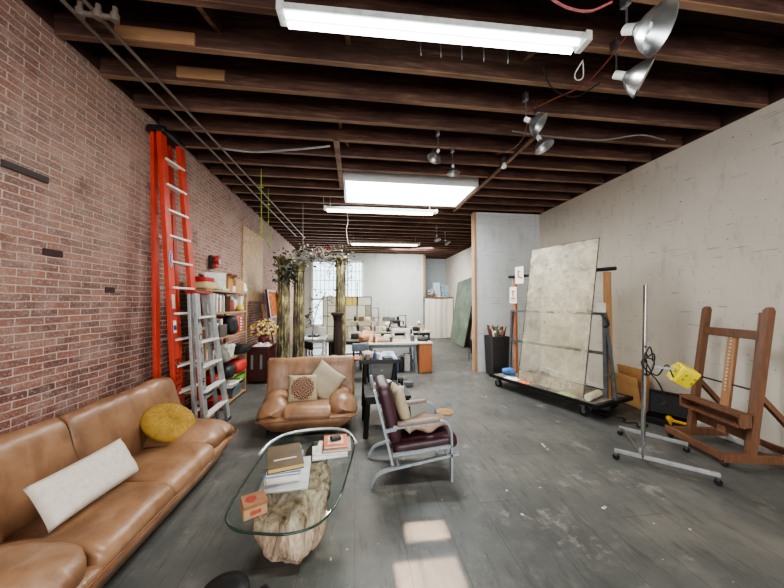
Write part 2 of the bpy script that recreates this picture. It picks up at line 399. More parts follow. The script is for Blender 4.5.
def smooth_closed(pts, n):
    pts = [V((*p, 0)) for p in pts]; m = len(pts); out = []
    for k in range(n):
        t = k / n * m; i = int(t); u = t - i; a, b, c, d = pts[(i - 1) % m], pts[i], pts[(i + 1) % m], pts[(i + 2) % m]
        q = .5 * ((2 * b) + (c - a) * u + (2 * a - 5 * b + 4 * c - d) * u * u + (3 * b - a - 3 * c + d) * u ** 3); out.append((q.x, q.y))
    return out
def smooth_open(pts, per=6):
    pts = [V(p) for p in pts]; P = [pts[0] * 2 - pts[1]] + pts + [pts[-1] * 2 - pts[-2]]; out = []
    for i in range(1, len(P) - 2):
        a, b, c, d = P[i - 1:i + 3]
        for k in range(per):
            u = k / per; out.append(.5 * ((2 * b) + (c - a) * u + (2 * a - 5 * b + 4 * c - d) * u * u + (3 * b - a - 3 * c + d) * u ** 3))
    return out + [pts[-1]]
def soft_extrude(mb, prof, a0, a1, r0, r1, axis='x', n=14, N=44):
    """profile in the plane across the axis, pulled along it with rounded ends"""
    pr = smooth_closed(prof, N); cx = sum(p[0] for p in pr) / N; cz = sum(p[1] for p in pr) / N; secs = []
    pos = [a0 + r0 * (1 - math.cos(PI / 2 * k / 6)) for k in range(6)] + [a0 + r0 + (a1 - r1 - a0 - r0) * k / n for k in range(n + 1)] + [a1 - r1 + r1 * math.sin(PI / 2 * k / 6) for k in range(1, 7)]
    for x in pos:
        ins = 0.0
        if x < a0 + r0: q = 1 - (x - a0) / r0; ins = r0 * (1 - math.sqrt(max(0, 1 - q * q)))
        elif x > a1 - r1: q = 1 - (a1 - x) / r1; ins = r1 * (1 - math.sqrt(max(0, 1 - q * q)))
        sec = []
        for p, z in pr:
            d = V((p - cx, z - cz)); L = d.length; d = d * max(.12, 1 - ins / L)
            sec.append((x, cx + d.x, cz + d.y) if axis == 'x' else (cx + d.x, x, cz + d.y))
        secs.append(sec)
    return mb.loft(secs)

# ------------------------------------------------------------------ ROOM
XL, XR, YF, YB, ZC, ZD = -2.2, 4.1, -4.0, 12.0, 3.47, 3.76
struct(MB().box((.95, 4.5, -.05), (7.0, 18, .1)), 'floor', FLOOR)
struct(MB().box((XL - .1, 4.0, 1.75), (.2, 16.4, 3.5)), 'wall_left', BRICK)
struct(MB().box((XR + .1, 4.5, ZC / 2), (.2, 17.6, ZC)), 'wall_right', WHITEWALL)
DKT = plain((70, 48, 42), .8, 0, .3, 6, .3)
struct(MB().box((XL - .1, 4.0, 3.66), (.2, 16.4, .32)), 'trim_20', DKT)
struct(MB().box((XR + .1, 4.5, 3.645), (.2, 17.6, .35)), 'trim_21', DKT)
b = MB()     # back wall with a window opening
WX0, WX1, WZ0, WZ1 = -1.72, .34, .55, 3.18
b.box(((XL + WX0) / 2, YB + .1, ZD / 2), (WX0 - XL, .2, ZD)).box(((WX1 + 2.82) / 2, YB + .1, ZD / 2), (2.82 - WX1, .2, ZD))
b.box(((WX0 + WX1) / 2, YB + .1, WZ0 / 2), (WX1 - WX0, .2, WZ0)).box(((WX0 + WX1) / 2, YB + .1, (WZ1 + ZD) / 2), (WX1 - WX0, .2, ZD - WZ1))
struct(b, 'wall_back', BACKWALL)
struct(MB().box((3.46, 13.1, ZD / 2), (1.28, .2, ZD)).box((2.9, 12.6, ZD / 2), (.16, .8, ZD)), 'wall_alcove', plain((176, 184, 186), .8))
struct(MB().box((3.345, 6.19, ZC / 2), (1.51, .2, ZC)), 'wall_partition', BLOCKWALL)
struct(MB().box((2.575, 6.13, 1.735), (.035, .12, 3.46)).box((2.585, 6.09, 1.735), (.05, .02, 3.46)), 'trim_1', PINEZ)
struct(MB().box((2.85, 11.97, 2.6), (.06, .07, 1.78)), 'trim_2', PINEZ)
b = MB().box((-1.9, YF, 1.88), (.6, .2, 3.76)).box((3.8, YF, 1.88), (.6, .2, 3.76)).box((.95, YF, .2), (5.1, .2, .4)).box((.95, YF, 3.5), (5.1, .2, .52))
struct(b, 'wall_front', WHITEWALL)
struct(MB().box((4.06, 4.2, .05), (.08, 3.7, .1), bev=.01), 'baseboard_right', plain((196, 194, 188), .6))
# ceiling deck with the skylight hole, then every joist on its own
SX0, SX1, SY0, SY1 = -.16, 2.04, 4.77, 5.80
b = MB()
for x0, x1, y0, y1 in ((-2.3, 4.2, YF, SY0 - .02), (-2.3, 4.2, SY1 + .02, 13.2), (-2.3, SX0 - .02, SY0, SY1), (SX1 + .02, 4.2, SY0, SY1)):
    b.box(((x0 + x1) / 2, (y0 + y1) / 2, ZD + .04), (x1 - x0, y1 - y0, .08))
struct(b, 'ceiling', plain((60, 40, 35), .8, 0, .3, 6, .3))
k = 0
for i in range(-16, 28):
    y = 2.42 + .39 * i
    dz = .29 + R.uniform(-.012, .012)
    def jo(x0, x1):
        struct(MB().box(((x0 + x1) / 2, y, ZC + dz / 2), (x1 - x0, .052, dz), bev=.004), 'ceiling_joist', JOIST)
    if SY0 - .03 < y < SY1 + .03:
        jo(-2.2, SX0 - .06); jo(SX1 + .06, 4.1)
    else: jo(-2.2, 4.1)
SHAFT = plain((232, 236, 236), .6, 0, .05, 3, .05)
b = MB(); zt = 4.35
b.box(((SX0 + SX1) / 2, SY1 + .02, (ZC + zt) / 2), (SX1 - SX0 + .08, .04, zt - ZC)).box(((SX0 + SX1) / 2, SY0 - .02, (ZC + zt) / 2), (SX1 - SX0 + .08, .04, zt - ZC))
b.box((SX0 - .02, (SY0 + SY1) / 2, (ZC + zt) / 2), (.04, SY1 - SY0, zt - ZC)).box((SX1 + .02, (SY0 + SY1) / 2, (ZC + zt) / 2), (.04, SY1 - SY0, zt - ZC))
for i in range(1, 7): b.box((SX0 + (SX1 - SX0) * i / 7, SY1 - .004, 3.9), (.006, .012, .85))
sk = struct(b, 'window_2', SHAFT)
MB().box(((SX0 + SX1) / 2, (SY0 + SY1) / 2, zt + .01), (SX1 - SX0, SY1 - SY0, .01)).build('pane', GLASS, sk)
# planks laid under the joists beside the skylight and blocking
struct(MB().box((SX1 + .06, 4.6, ZC - .015), (.05, 2.9, .03)), 'trim_3', JOIST)
struct(MB().box((SX0 - .07, 4.3, ZC - .012), (.07, 1.5, .024)), 'trim_4', JOIST)
for n_, (px, py, z) in enumerate(((345, 40, 3.62), (525, 60, 3.62), (345, 135, 3.6), (340, 110, 3.6), (430, 150, 3.6), (305, 175, 3.6), (310, 198, 3.6), (500, 150, 3.6), (520, 185, 3.6), (213, 22, 3.6))):
    p = atz(px, py, z); yy = 2.42 + .39 * (math.floor((p.y - 2.42) / .39) + .5)
    struct(MB().bar((p.x, yy - .17, z - .06), (p.x + R.uniform(-.05, .05), yy + .17, z + .05), .04, .09, bev=.003), 'trim_%d' % (5 + n_), JOIST)
# dark rolled insulation is not shown; window_1 at the back
WF = plain((225, 230, 232), .5)
b = MB()
for x in (WX0 + .03, WX1 - .03): b.box((x, YB, (WZ0 + WZ1) / 2), (.07, .12, WZ1 - WZ0))
for z in (WZ0 + .03, WZ1 - .03, 1.62): b.box(((WX0 + WX1) / 2, YB, z), (WX1 - WX0, .12, .08))
b.box((-.70, YB, (WZ0 + WZ1) / 2), (.1, .13, WZ1 - WZ0)).box((-.3, YB, (WZ0 + WZ1) / 2), (.06, .12, WZ1 - WZ0))
w1 = struct(b, 'window_1', WF)
b = MB()
for x in [-1.72 + .17 * i for i in range(1, 6)] + [-.3 + .16 * i for i in range(1, 4)]: b.box((x, YB + .03, 2.4), (.018, .03, 1.5))
for z in (2.0, 2.38, 2.76): b.box(((WX0 + WX1) / 2, YB + .03, z), (WX1 - WX0, .03, .018))
b.build('mullion', plain((120, 134, 142), .5), w1)
MB().box(((WX0 + WX1) / 2, YB + .06, (WZ0 + WZ1) / 2), (WX1 - WX0, .006, WZ1 - WZ0)).build('pane', GLASS, w1)
# ------------------------------------------------------------------ LEATHER SUITE
def couch(root, nseat, sw, aw, back_n, seed):
    """tan leather seat of the suite: local front is -y, local x is the width"""
    W = nseat * sw / 2; L = W + aw
    b = MB(); secs = []
    for hx, y0, y1, z in ((L - .20, -.345, .30, .06), (L - .12, -.385, .33, .075), (L - .05, -.42, .36, .14), (L - .01, -.44, .37, .20), (L - .05, -.40, .36, .23)):
        sec = []
        for i in range(48):
            a = 2 * PI * i / 48; c, s_ = math.cos(a), math.sin(a); e = .32
            x = hx * math.copysign(abs(c) ** e, c); y = (y0 + y1) / 2 + (y1 - y0) / 2 * math.copysign(abs(s_) ** e, s_); sec.append((x, y, z))
        secs.append(sec)
    b.loft(secs).build('base', LEATHER, root, 'all', world=False)
    seat = [(-.43, .205), (-.435, .25), (-.40, .295), (-.30, .325), (-.05, .325), (.16, .30), (.2, .22), (0, .19), (-.3, .185), (-.40, .19)]
    for k in range(nseat):
        x0 = -W + k * sw; m = MB(); soft_extrude(m, seat, x0 - .012, x0 + sw + .012, .045, .045)
        m.lump(.012, 5, seed + k, (1, .6, 1)).build('seat_cushion', LEATHER, root, 'all', world=False)
    for s_ in (-1, 1):
        prof = [(0, .19), (-.02, .32), (.035, .385), (.13, .412), (.22, .395), (.30, .335), (.345, .225), (.31, .185), (.15, .175)]
        prof = [((W + p * aw / .345) * s_, z) for p, z in prof]
        m = MB(); soft_extrude(m, prof, -.425, .30, .2, .05, 'y', 16)
        for v in m.bm.verts:          # the arm droops towards its front corner
            t = max(0, min(1, (-v.co.y + .05) / .4)); v.co.z -= .03 * t * t * max(0, (v.co.z - .2) / .25)
        m.lump(.02, 5, seed + 3 * s_, (.8, 1, 1)).lump(.006, 14, seed + s_, (.5, 1.2, 1)).build('arm', LEATHER, root, 'all', world=False)
    back = [(.11, .26), (.125, .40), (.165, .56), (.205, .70), (.245, .755), (.30, .765), (.335, .72), (.355, .55), (.37, .3), (.34, .2), (.2, .2)]
    bw = (2 * L - .01) / back_n
    for k in range(back_n):
        x0 = -L + .005 + k * bw; m = MB(); soft_extrude(m, back, x0, x0 + bw, .04, .04, n=22)
        for v in m.bm.verts:          # gathered pleats fanning from the top of the cushion
            t = max(0, min(1, (v.co.z - .35) / .35)); xc = v.co.x - (x0 + bw / 2)
            if v.co.y < .3: v.co.y += .007 * t * math.sin(xc * (70 if nseat == 1 else 34) / (.6 + .4 * t)) * max(0, 1 - (xc / (bw * .42)) ** 2)
        m.lump(.018, 4.2, seed + 9 + k, (1.4, 1, .45)).lump(.009, 11, seed + k, (1.5, 1, .4)).build('back_cushion', LEATHER, root, 'all', world=False)
    pts = []
    for i in range(41):
        t = -1 + 2 * i / 40; a = abs(t); x = (L - .0) * math.copysign(min(a * 1.03, 1), t); y = -.435 + max(0, a - .86) ** 2 * 5
        pts.append((x, y, .203))
    MB().tube(pts, .007, 6).build('piping', plain((132, 84, 52), .45), root, 'all', world=False)
    for sx in (-1, 1):
        for y in (-.26, .26):
            MB().tube(smooth_open([(sx * (L - .34), y, .10), (sx * (L - .22), y, .085), (sx * (L - .13), y, .06), (sx * (L - .11), y, .008)], 5), .016, 8).build('leg', BLACK, root, 'all', world=False)

sofa = thing('leather_sofa', 'long tan leather two-seat sofa standing against the brick wall', 'sofa', (-1.62, 2.17, 0), math.radians(90 - 1.5))
couch(sofa, 2, .53, .56, 2, 1.0)
ac = thing('leather_armchair', 'wide tan leather armchair with puffy arms facing the glass coffee table', 'armchair', (-.55, 3.80, 0), math.radians(4))
couch(ac, 1, .50, .31, 1, 5.3)

def pillow(w, h, t, pinch=.06, seed=0.0, amp=.01):
    m = MB(); N = 22
    for s_ in (1, -1):
        def fn(u, v, s_=s_):
            x, y = 2 * u - 1, 2 * v - 1
            k = max(0, (1 - x ** 4) * (1 - y ** 4)) ** .55
            q = 1 - pinch * (1 - abs(x) ** 2) * abs(y) ** 3; q2 = 1 - pinch * (1 - abs(y) ** 2) * abs(x) ** 3
            n_ = amp * noise.noise(V((x * 2 + seed, y * 2, s_ * 3.1))) * k
            return (x * w / 2 * q2, s_ * (t / 2 * k) + n_, y * h / 2 * q)
        m.grid(fn, N, N)
    bmesh.ops.remove_doubles(m.bm, verts=m.bm.verts, dist=.0008)
    return m
def place(o, loc, rx, ry, rzz):
    o.location = loc; o.rotation_euler = (rx, ry, rzz)
def single(mb, name, mat, label, cat, loc, rot=(0, 0, 0), group=None, smooth='all'):
    o = mb.build(name, mat, None, smooth); o.location = loc; o.rotation_euler = rot; ROOT[o.name] = Matrix.Translation(V(loc)); return tag(o, label, cat, group)

single(pillow(.52, .26, .14, .05, 1), 'lumbar_pillow', LINEN, 'long white linen pillow leaning on the tan sofa', 'pillow', (-1.55, 1.975, .46), (math.radians(-32), math.radians(-2), math.radians(81)))
m = MB()
for s_ in (1, -1):
    prof = [(0.004, .030), (.02, .045), (.06, .062), (.13, .062), (.18, .042), (.208, .012), (.21, 0)]
    rings = [[m.bm.verts.new(V((r * math.cos(a), s_ * (z + (.005 * math.sin(a * 22) * min(1, r / .05)) * (r < .18)), r * math.sin(a)))) for a in [2 * PI * k / 88 for k in range(88)]] for r, z in prof]
    for A, B in zip(rings, rings[1:]):
        for k in range(88): m.bm.faces.new((A[k], A[(k + 1) % 88], B[(k + 1) % 88], B[k]))
    m.bm.faces.new(rings[0])
bmesh.ops.remove_doubles(m.bm, verts=m.bm.verts, dist=.0008)
single(m, 'round_pillow', MUSTARD, 'round mustard velvet pillow with pleats on the far sofa seat', 'pillow', (-1.60, 2.82, .455), (math.radians(-54), math.radians(6), math.radians(62)))
PRINT = m_medallion()
single(pillow(.36, .33, .13, .05, 3), 'square_pillow', PRINT, 'square pillow with a dark red round flower print on the armchair', 'pillow', (-.62, 3.70, .455), (math.radians(-22), 0, math.radians(3)))
single(pillow(.40, .40, .13, .05, 7), 'square_pillow', BEIGE, 'plain beige pillow standing on its corner behind the printed pillow', 'pillow', (-.37, 3.80, .50), (math.radians(-22), math.radians(38), math.radians(3)))

# ------------------------------------------------------------------ COFFEE TABLE
GZ = .42
ct = thing('coffee_table', 'oval glass coffee table on a pale twisted driftwood base', 'coffee table', (-.34, 2.0, 0))
outline = [tuple(p[:2]) for p in (atz(x, y, GZ) for x, y in ((226, 519), (236, 529), (256, 532), (285, 533), (312, 526), (328, 514), (340, 496), (348, 470), (353, 452), (354, 441), (348, 433), (330, 430), (308, 431), (287, 435), (272, 443), (258, 461), (242, 485), (230, 505)))]
ol = smooth_closed(outline, 80)
MB().prism(ol, GZ - .012, GZ).build('glass_top', GLASS, ct)
MB().tube([(x, y, GZ - .006) for x, y in ol], .0062, 6, closed=True).build('glass_edge', plain((42, 62, 56), .1, 0, .1, 10, 0), ct, 'all')
rail = smooth_open([atz(259, 457, GZ - .03), atz(270, 445, GZ - .02), atz(288, 436, GZ - .02), atz(310, 432, GZ - .02), atz(332, 431, GZ - .02), atz(347, 434, GZ - .02), atz(356, 445, GZ - .03)], 6)
MB().tube([p + V((0, .012, .012)) for p in rail], .014, 8).build('edge_rail', plain((214, 216, 218), .25, .5, .08, 20, 0), ct, 'all')
def trunk(mb, path, seed, seg=40, twist=1.0):
    secs = []
    for i, (x, y, z, rx, ry) in enumerate(path):
        sec = []
        for k in range(seg):
            a = 2 * PI * k / seg
            q = 1 + .13 * math.sin(5 * a + twist * z * 6 + seed) + .08 * math.sin(11 * a - twist * z * 9 + seed * 2) + .12 * noise.noise(V((math.cos(a) * 1.6, math.sin(a) * 1.6, z * 5 + seed)))
            sec.append((x + rx * q * math.cos(a), y + ry * q * math.sin(a), z))
        secs.append(sec)
    return mb.loft(secs)
def interp(path, n):
    out = []
    for i in range(n + 1):
        t = i / n * (len(path) - 1); k = min(int(t), len(path) - 2); u = t - k; out.append(tuple(path[k][j] * (1 - u) + path[k + 1][j] * u for j in range(5)))
    return out
b = trunk(MB(), interp([(-.36, 1.86, .0, .07, .06), (-.365, 1.86, .03, .125, .105), (-.375, 1.87, .08, .165, .14), (-.385, 1.89, .15, .185, .16), (-.38, 1.95, .25, .19, .17), (-.34, 2.03, .33, .17, .13), (-.27, 2.09, .385, .09, .07), (-.25, 2.10, .405, .035, .03)], 36), 1.2)
b.build('driftwood_base', DRIFT, ct, 'all')
b = trunk(MB(), interp([(-.30, 2.40, 0, .11, .09), (-.30, 2.40, .18, .08, .07), (-.29, 2.39, .34, .075, .06), (-.28, 2.38, .405, .04, .035)], 16), 4.2)
b.build('driftwood_stump', plain((104, 96, 78), .8, 0, .25, 6, .4), ct, 'all')

def book(name, label, c, d, z, rotz, cover, cat='book', page=(226, 220, 206), group=None, hard=True):
    """closed book lying flat: cover boards and page block"""
    t = thing(name, label, cat, (c[0], c[1], z), rotz, group); w, l, h = d; e = .004
    MB().box((0, 0, h - e / 2), (w, l, e), bev=.001).box((0, 0, e / 2), (w, l, e), bev=.001).box((-w / 2 + e / 2, 0, h / 2), (e, l, h), bev=.001).build('cover', cover, t, world=False)
    MB().box((.002, 0, h / 2), (w - .012, l - .012, h - 2 * e - .0004)).build('pages', plain(page, .9, 0, .08, 50, .1), t, world=False)
    return t
c = atz(288, 470, GZ + .02); ang = math.radians(5)
bz = GZ + .0005
book('portfolio', 'large pale grey portfolio under the stack of books on the glass table', (c.x + .0, c.y - .02), (.27, .34, .018), bz, ang, plain((186, 188, 190), .5), 'portfolio'); bz += .0185
book('book', 'thick white book at the bottom of the tall book stack on the glass table', (c.x - .02, c.y), (.20, .27, .035), bz, math.radians(8), PAPER); bz += .0355
book('book', 'slim pale blue book in the middle of the tall stack on the glass table', (c.x - .015, c.y + .0), (.20, .26, .018), bz, math.radians(6), plain((150, 172, 206), .5)); bz += .0185
book('book', 'white paperback directly under the big brown book on the glass table', (c.x - .02, c.y + .01), (.20, .27, .022), bz, math.radians(11), plain((214, 218, 224), .5)); bz += .0225
BROWNC = plain((96, 78, 56), .5, 0, .2, 8, .2)
bb = book('book', 'big dark brown hardback on top of the tall book stack', (c.x - .015, c.y - .02), (.205, .28, .03), bz, math.radians(15), BROWNC, page=(206, 178, 116))
MB().box((.0, -.05, .0308), (.13, .014, .0012)).build('title_band', plain((200, 196, 186), .6), bb, world=False)
c2 = atz(334, 447, GZ + .02); bz = GZ + .0005
book('magazine', 'white magazine lowest in the small stack at the far corner of the glass table', (c2.x - .03, c2.y - .03), (.24, .19, .012), bz, math.radians(8), PAPER, 'magazine'); bz += .0125
book('magazine', 'white magazine in the middle of the small stack under the orange book', (c2.x - .01, c2.y - .01), (.23, .20, .014), bz, math.radians(-4), plain((222, 220, 216), .5), 'magazine'); bz += .0145
book('book', 'grey paperback beneath the orange book on the glass table', (c2.x + .02, c2.y), (.20, .19, .018), bz, math.radians(3), plain((150, 138, 124), .6)); bz += .0185
ob = book('book', 'orange book with a pale panel on the small stack on the glass table', (c2.x + .01, c2.y + .01), (.17, .18, .02), bz, math.radians(4), plain((204, 96, 52), .5)); bz += .0205
MB().box((0, 0, .0205), (.11, .12, .001)).build('cover_panel', plain((222, 196, 170), .6), ob, world=False); bz += .0008
single(MB().soft((0, 0, .013), (.075, .055, .026), .008, 6), 'black_case', BLACK, 'small black case on top of the orange book', 'case', (c2.x + .01, c2.y + .01, bz), (0, 0, .3))
c3 = atz(254, 500, GZ + .06)
wb = thing('wooden_box', 'small wooden box with red print standing alone on the glass table', 'box', (c3.x, c3.y, GZ + .0005), math.radians(28))
MB().box((0, 0, .025), (.11, .095, .05), bev=.003).build('box_body', plain((180, 140, 104), .6, 0, .15, 20, .1), wb, world=False)
MB().box((0, 0, .060), (.114, .099, .02), bev=.003).build('lid', plain((150, 106, 74), .6, 0, .15, 20, .1), wb, world=False)
MB().lathe([(.026, 0), (.026, .001)], Matrix.Translation((-.015, 0, .0701)), 20).build('red_print', plain((160, 48, 36), .6, 0, .3, 60, 0), wb, world=False)
MB().box((.0, -.0482, .026), (.05, .001, .02)).build('red_print', plain((176, 78, 56), .6, 0, .3, 60, 0), wb, world=False)

# ------------------------------------------------------------------ METAL ARMCHAIR
vc = thing('metal_armchair', 'silver tube armchair with dark burgundy seat and back cushions', 'armchair', (.5, 2.67, 0))
for y in (2.43, 2.90):
    fr = MB(); w, h = .034, .018
    def strip(pts, y=y):
        pts = smooth_open(pts, 5)
        for a, c_ in zip(pts, pts[1:]):
            d = (V(c_) - V(a)).normalized(); fr.bar(V(a) - d * .002, V(c_) + d * .002, w, h, up=V((0, 1, 0)).cross(d))
    strip([(.16, y, .78), (.20, y, .62), (.25, y, .42), (.31, y, .17)])
    strip([(.135, y, .0), (.15, y, .045), (.19, y, .095), (.26, y, .125), (.40, y, .15), (.87, y, .225)])
    strip([(.25, y, .44), (.34, y, .455)])
    strip([(.32, y, .465), (.55, y, .485), (.70, y, .50), (.765, y, .485), (.80, y, .43), (.81, y, .34), (.81, y, .20), (.81, y, .0)])
    strip([(.315, y, .245), (.55, y, .265), (.81, y, .29)])
    fr.build('side_frame', SILVERPAINT, vc)
    MB().soft((.53, y, .505), (.36, .058, .034), .012, 8, M=Matrix.Rotation(-.09, 3, 'Y')).build('armrest', plain((132, 116, 104), .5), vc, 'all')
MB().tube([(.36, 2.43, .145), (.36, 2.90, .145)], .011).tube([(.78, 2.43, .215), (.78, 2.90, .215)], .011).tube([(.20, 2.43, .62), (.20, 2.90, .62)], .011).build('stretcher', SILVERPAINT, vc, 'all')
MB().soft((.60, 2.665, .285), (.56, .43, .13), .05, 12, .008, 5, Matrix.Rotation(-.10, 3, 'Y')).build('seat_cushion', BURG, vc, 'all')
MB().soft((.295, 2.665, .555), (.11, .43, .50), .045, 12, .008, 5, Matrix.Rotation(-.24, 3, 'Y')).build('back_cushion', BURG, vc, 'all')
single(pillow(.37, .38, .11, .05, 12), 'throw_pillow', plain((172, 156, 130), .9, 0, .1, 40, .3), 'cream pillow leaning on the back of the burgundy armchair', 'pillow', (.415, 2.68, .555), (math.radians(-15), math.radians(4), math.radians(91)))
m = MB()
def cl(u, v):
    x, y = .46 + .36 * u, 2.52 + .30 * v; d = .022 * math.sin(u * 9 + v * 3) * math.sin(v * 7 + 1) + .016 * noise.noise(V((u * 5, v * 5, 2)))
    return (x, y, .372 + .036 * (x - .46) / .36 + d + .018 - .03 * (max(0, u - .8) + max(0, .2 - v)))
m.grid(cl, 24, 24)
o = solo(m, 'folded_blanket', plain((138, 114, 98), .9, 0, .2, 12, .3), 'crumpled tan blanket lying on the burgundy chair seat', 'blanket', smooth='all')
md = o.modifiers.new('thickness', 'SOLIDIFY'); md.thickness = .02; md.offset = -.4

# low black table behind the metal armchair, with heaps of small gear
bt = thing('side_table', 'low black wooden side table with splayed legs behind the burgundy armchair', 'table', (.37, 3.55, 0))
MB().box((.37, 3.55, .44), (.52, .56, .035), bev=.006).build('table_top', BLACK, bt)
MB().box((.37, 3.30, .40), (.46, .02, .06)).box((.37, 3.80, .40), (.46, .02, .06)).box((.14, 3.55, .40), (.02, .5, .06)).box((.60, 3.55, .40), (.02, .5, .06)).build('apron', BLACK, bt)
for sx in (-1, 1):
    for sy in (-1, 1): MB().bar((.37 + sx * .22, 3.55 + sy * .23, .42), (.37 + sx * .25, 3.55 + sy * .26, 0), .04, .04).build('leg', BLACK, bt)
def junk(mb, c, rx, ry, n, seed, s0=.02, s1=.06):
    r = random.Random(seed)
    for i in range(n):
        a, q = r.uniform(0, 2 * PI), math.sqrt(r.random()); h = (1 - q) * s1 * 1.2
        mb.box((c[0] + rx * q * math.cos(a), c[1] + ry * q * math.sin(a), c[2] + s0 / 2 + h * r.random()), (r.uniform(s0, s1), r.uniform(s0, s1), r.uniform(s0 * .6, s0 * 1.4)), Matrix.Rotation(r.uniform(-.5, .5), 3, 'X') @ rz(r.uniform(0, 3)), .003)
    return mb
for kk, (dx, dy, mt, nm, lb, ct_) in enumerate(((.12, -.02, DARK, 'camera_body', 'black camera body lying on the low black side table', 'camera'), (.02, .15, plain((214, 214, 212), .5), 'adapter', 'white power adapter beside the black camera on the side table', 'adapter'),
        (.20, .12, BLACK, 'lens', 'black camera lens standing at the right edge of the side table', 'lens'), (-.12, .05, plain((150, 146, 140), .5), 'tin_box', 'grey tin box on the left of the low black side table', 'box'), (.16, -.17, plain((200, 198, 190), .6), 'paper_cup', 'pale paper cup near the front of the side table', 'cup'))):
    p = (.37 + dx, 3.55 + dy, .458)
    if nm in ('lens', 'paper_cup'):
        h = .09 if nm == 'lens' else .07; single(MB().lathe([(.028, 0), (.034, h * .5), (.036, h), (.030, h), (.026, h * .3)], seg=20), nm, mt, lb, ct_, p)
    else:
        m = MB().soft((0, 0, .03), (.13, .09, .06), .012, 6)
        if nm == 'camera_body': m.cyl((0, -.045, .03), (0, -.09, .03), .028).box((0, 0, .066), (.04, .05, .02), bev=.004)
        if nm == 'adapter': m.tube(smooth_open([(.06, 0, .03), (.1, .05, .01), (.05, .1, .006), (-.04, .08, .006)], 5), .005, 6)
        single(m, nm, mt, lb, ct_, p, (0, 0, .5 * kk))
m = MB(); 
for i in range(14):
    a = R.uniform(0, 6.28); q = R.uniform(0, .1); m.tube(smooth_open([(q * math.cos(a), q * math.sin(a), .01), (q * math.cos(a) + .03, q * math.sin(a) + .02, .045 + .02 * R.random()), (q * math.cos(a) + .08, q * math.sin(a) - .03, .012)], 4), .007, 6)
single(m, 'cable_bundle', BLACK, 'heap of black cables on the side table behind the burgundy chair', 'cables', (.44, 3.62, .462))

# dark tool trolley with heaped tray further back
tr = thing('rolling_bin', 'grey metal bin on black legs, heaped with clutter, before the workbench', 'bin', (.34, 4.14, 0))
for sx in (-1, 1):
    for sy in (-1, 1): MB().bar((.34 + sx * .20, 4.14 + sy * .19, .70), (.34 + sx * .22, 4.14 + sy * .20, 0), .035, .035).build('leg', BLACK, tr)
MB().loft([[(.36 + sx * w, 4.14 + sy * d, z) for sx, sy in ((-1, -1), (1, -1), (1, 1), (-1, 1))] for z, w, d in ((.40, .12, .15), (.68, .155, .18))]).build('bin_body', plain((112, 112, 110), .45, .2, .15, 8, .05), tr)
MB().box((.34, 4.14, .70), (.52, .46, .03), bev=.006).box((.34, 3.91, .725), (.52, .012, .03)).box((.08, 4.14, .725), (.012, .46, .03)).box((.60, 4.14, .725), (.012, .46, .03)).build('tray', DARK, tr)
MB().cyl((.36, 3.985, .58), (.36, 3.965, .58), .012, seg=12).build('knob', STEEL, tr)
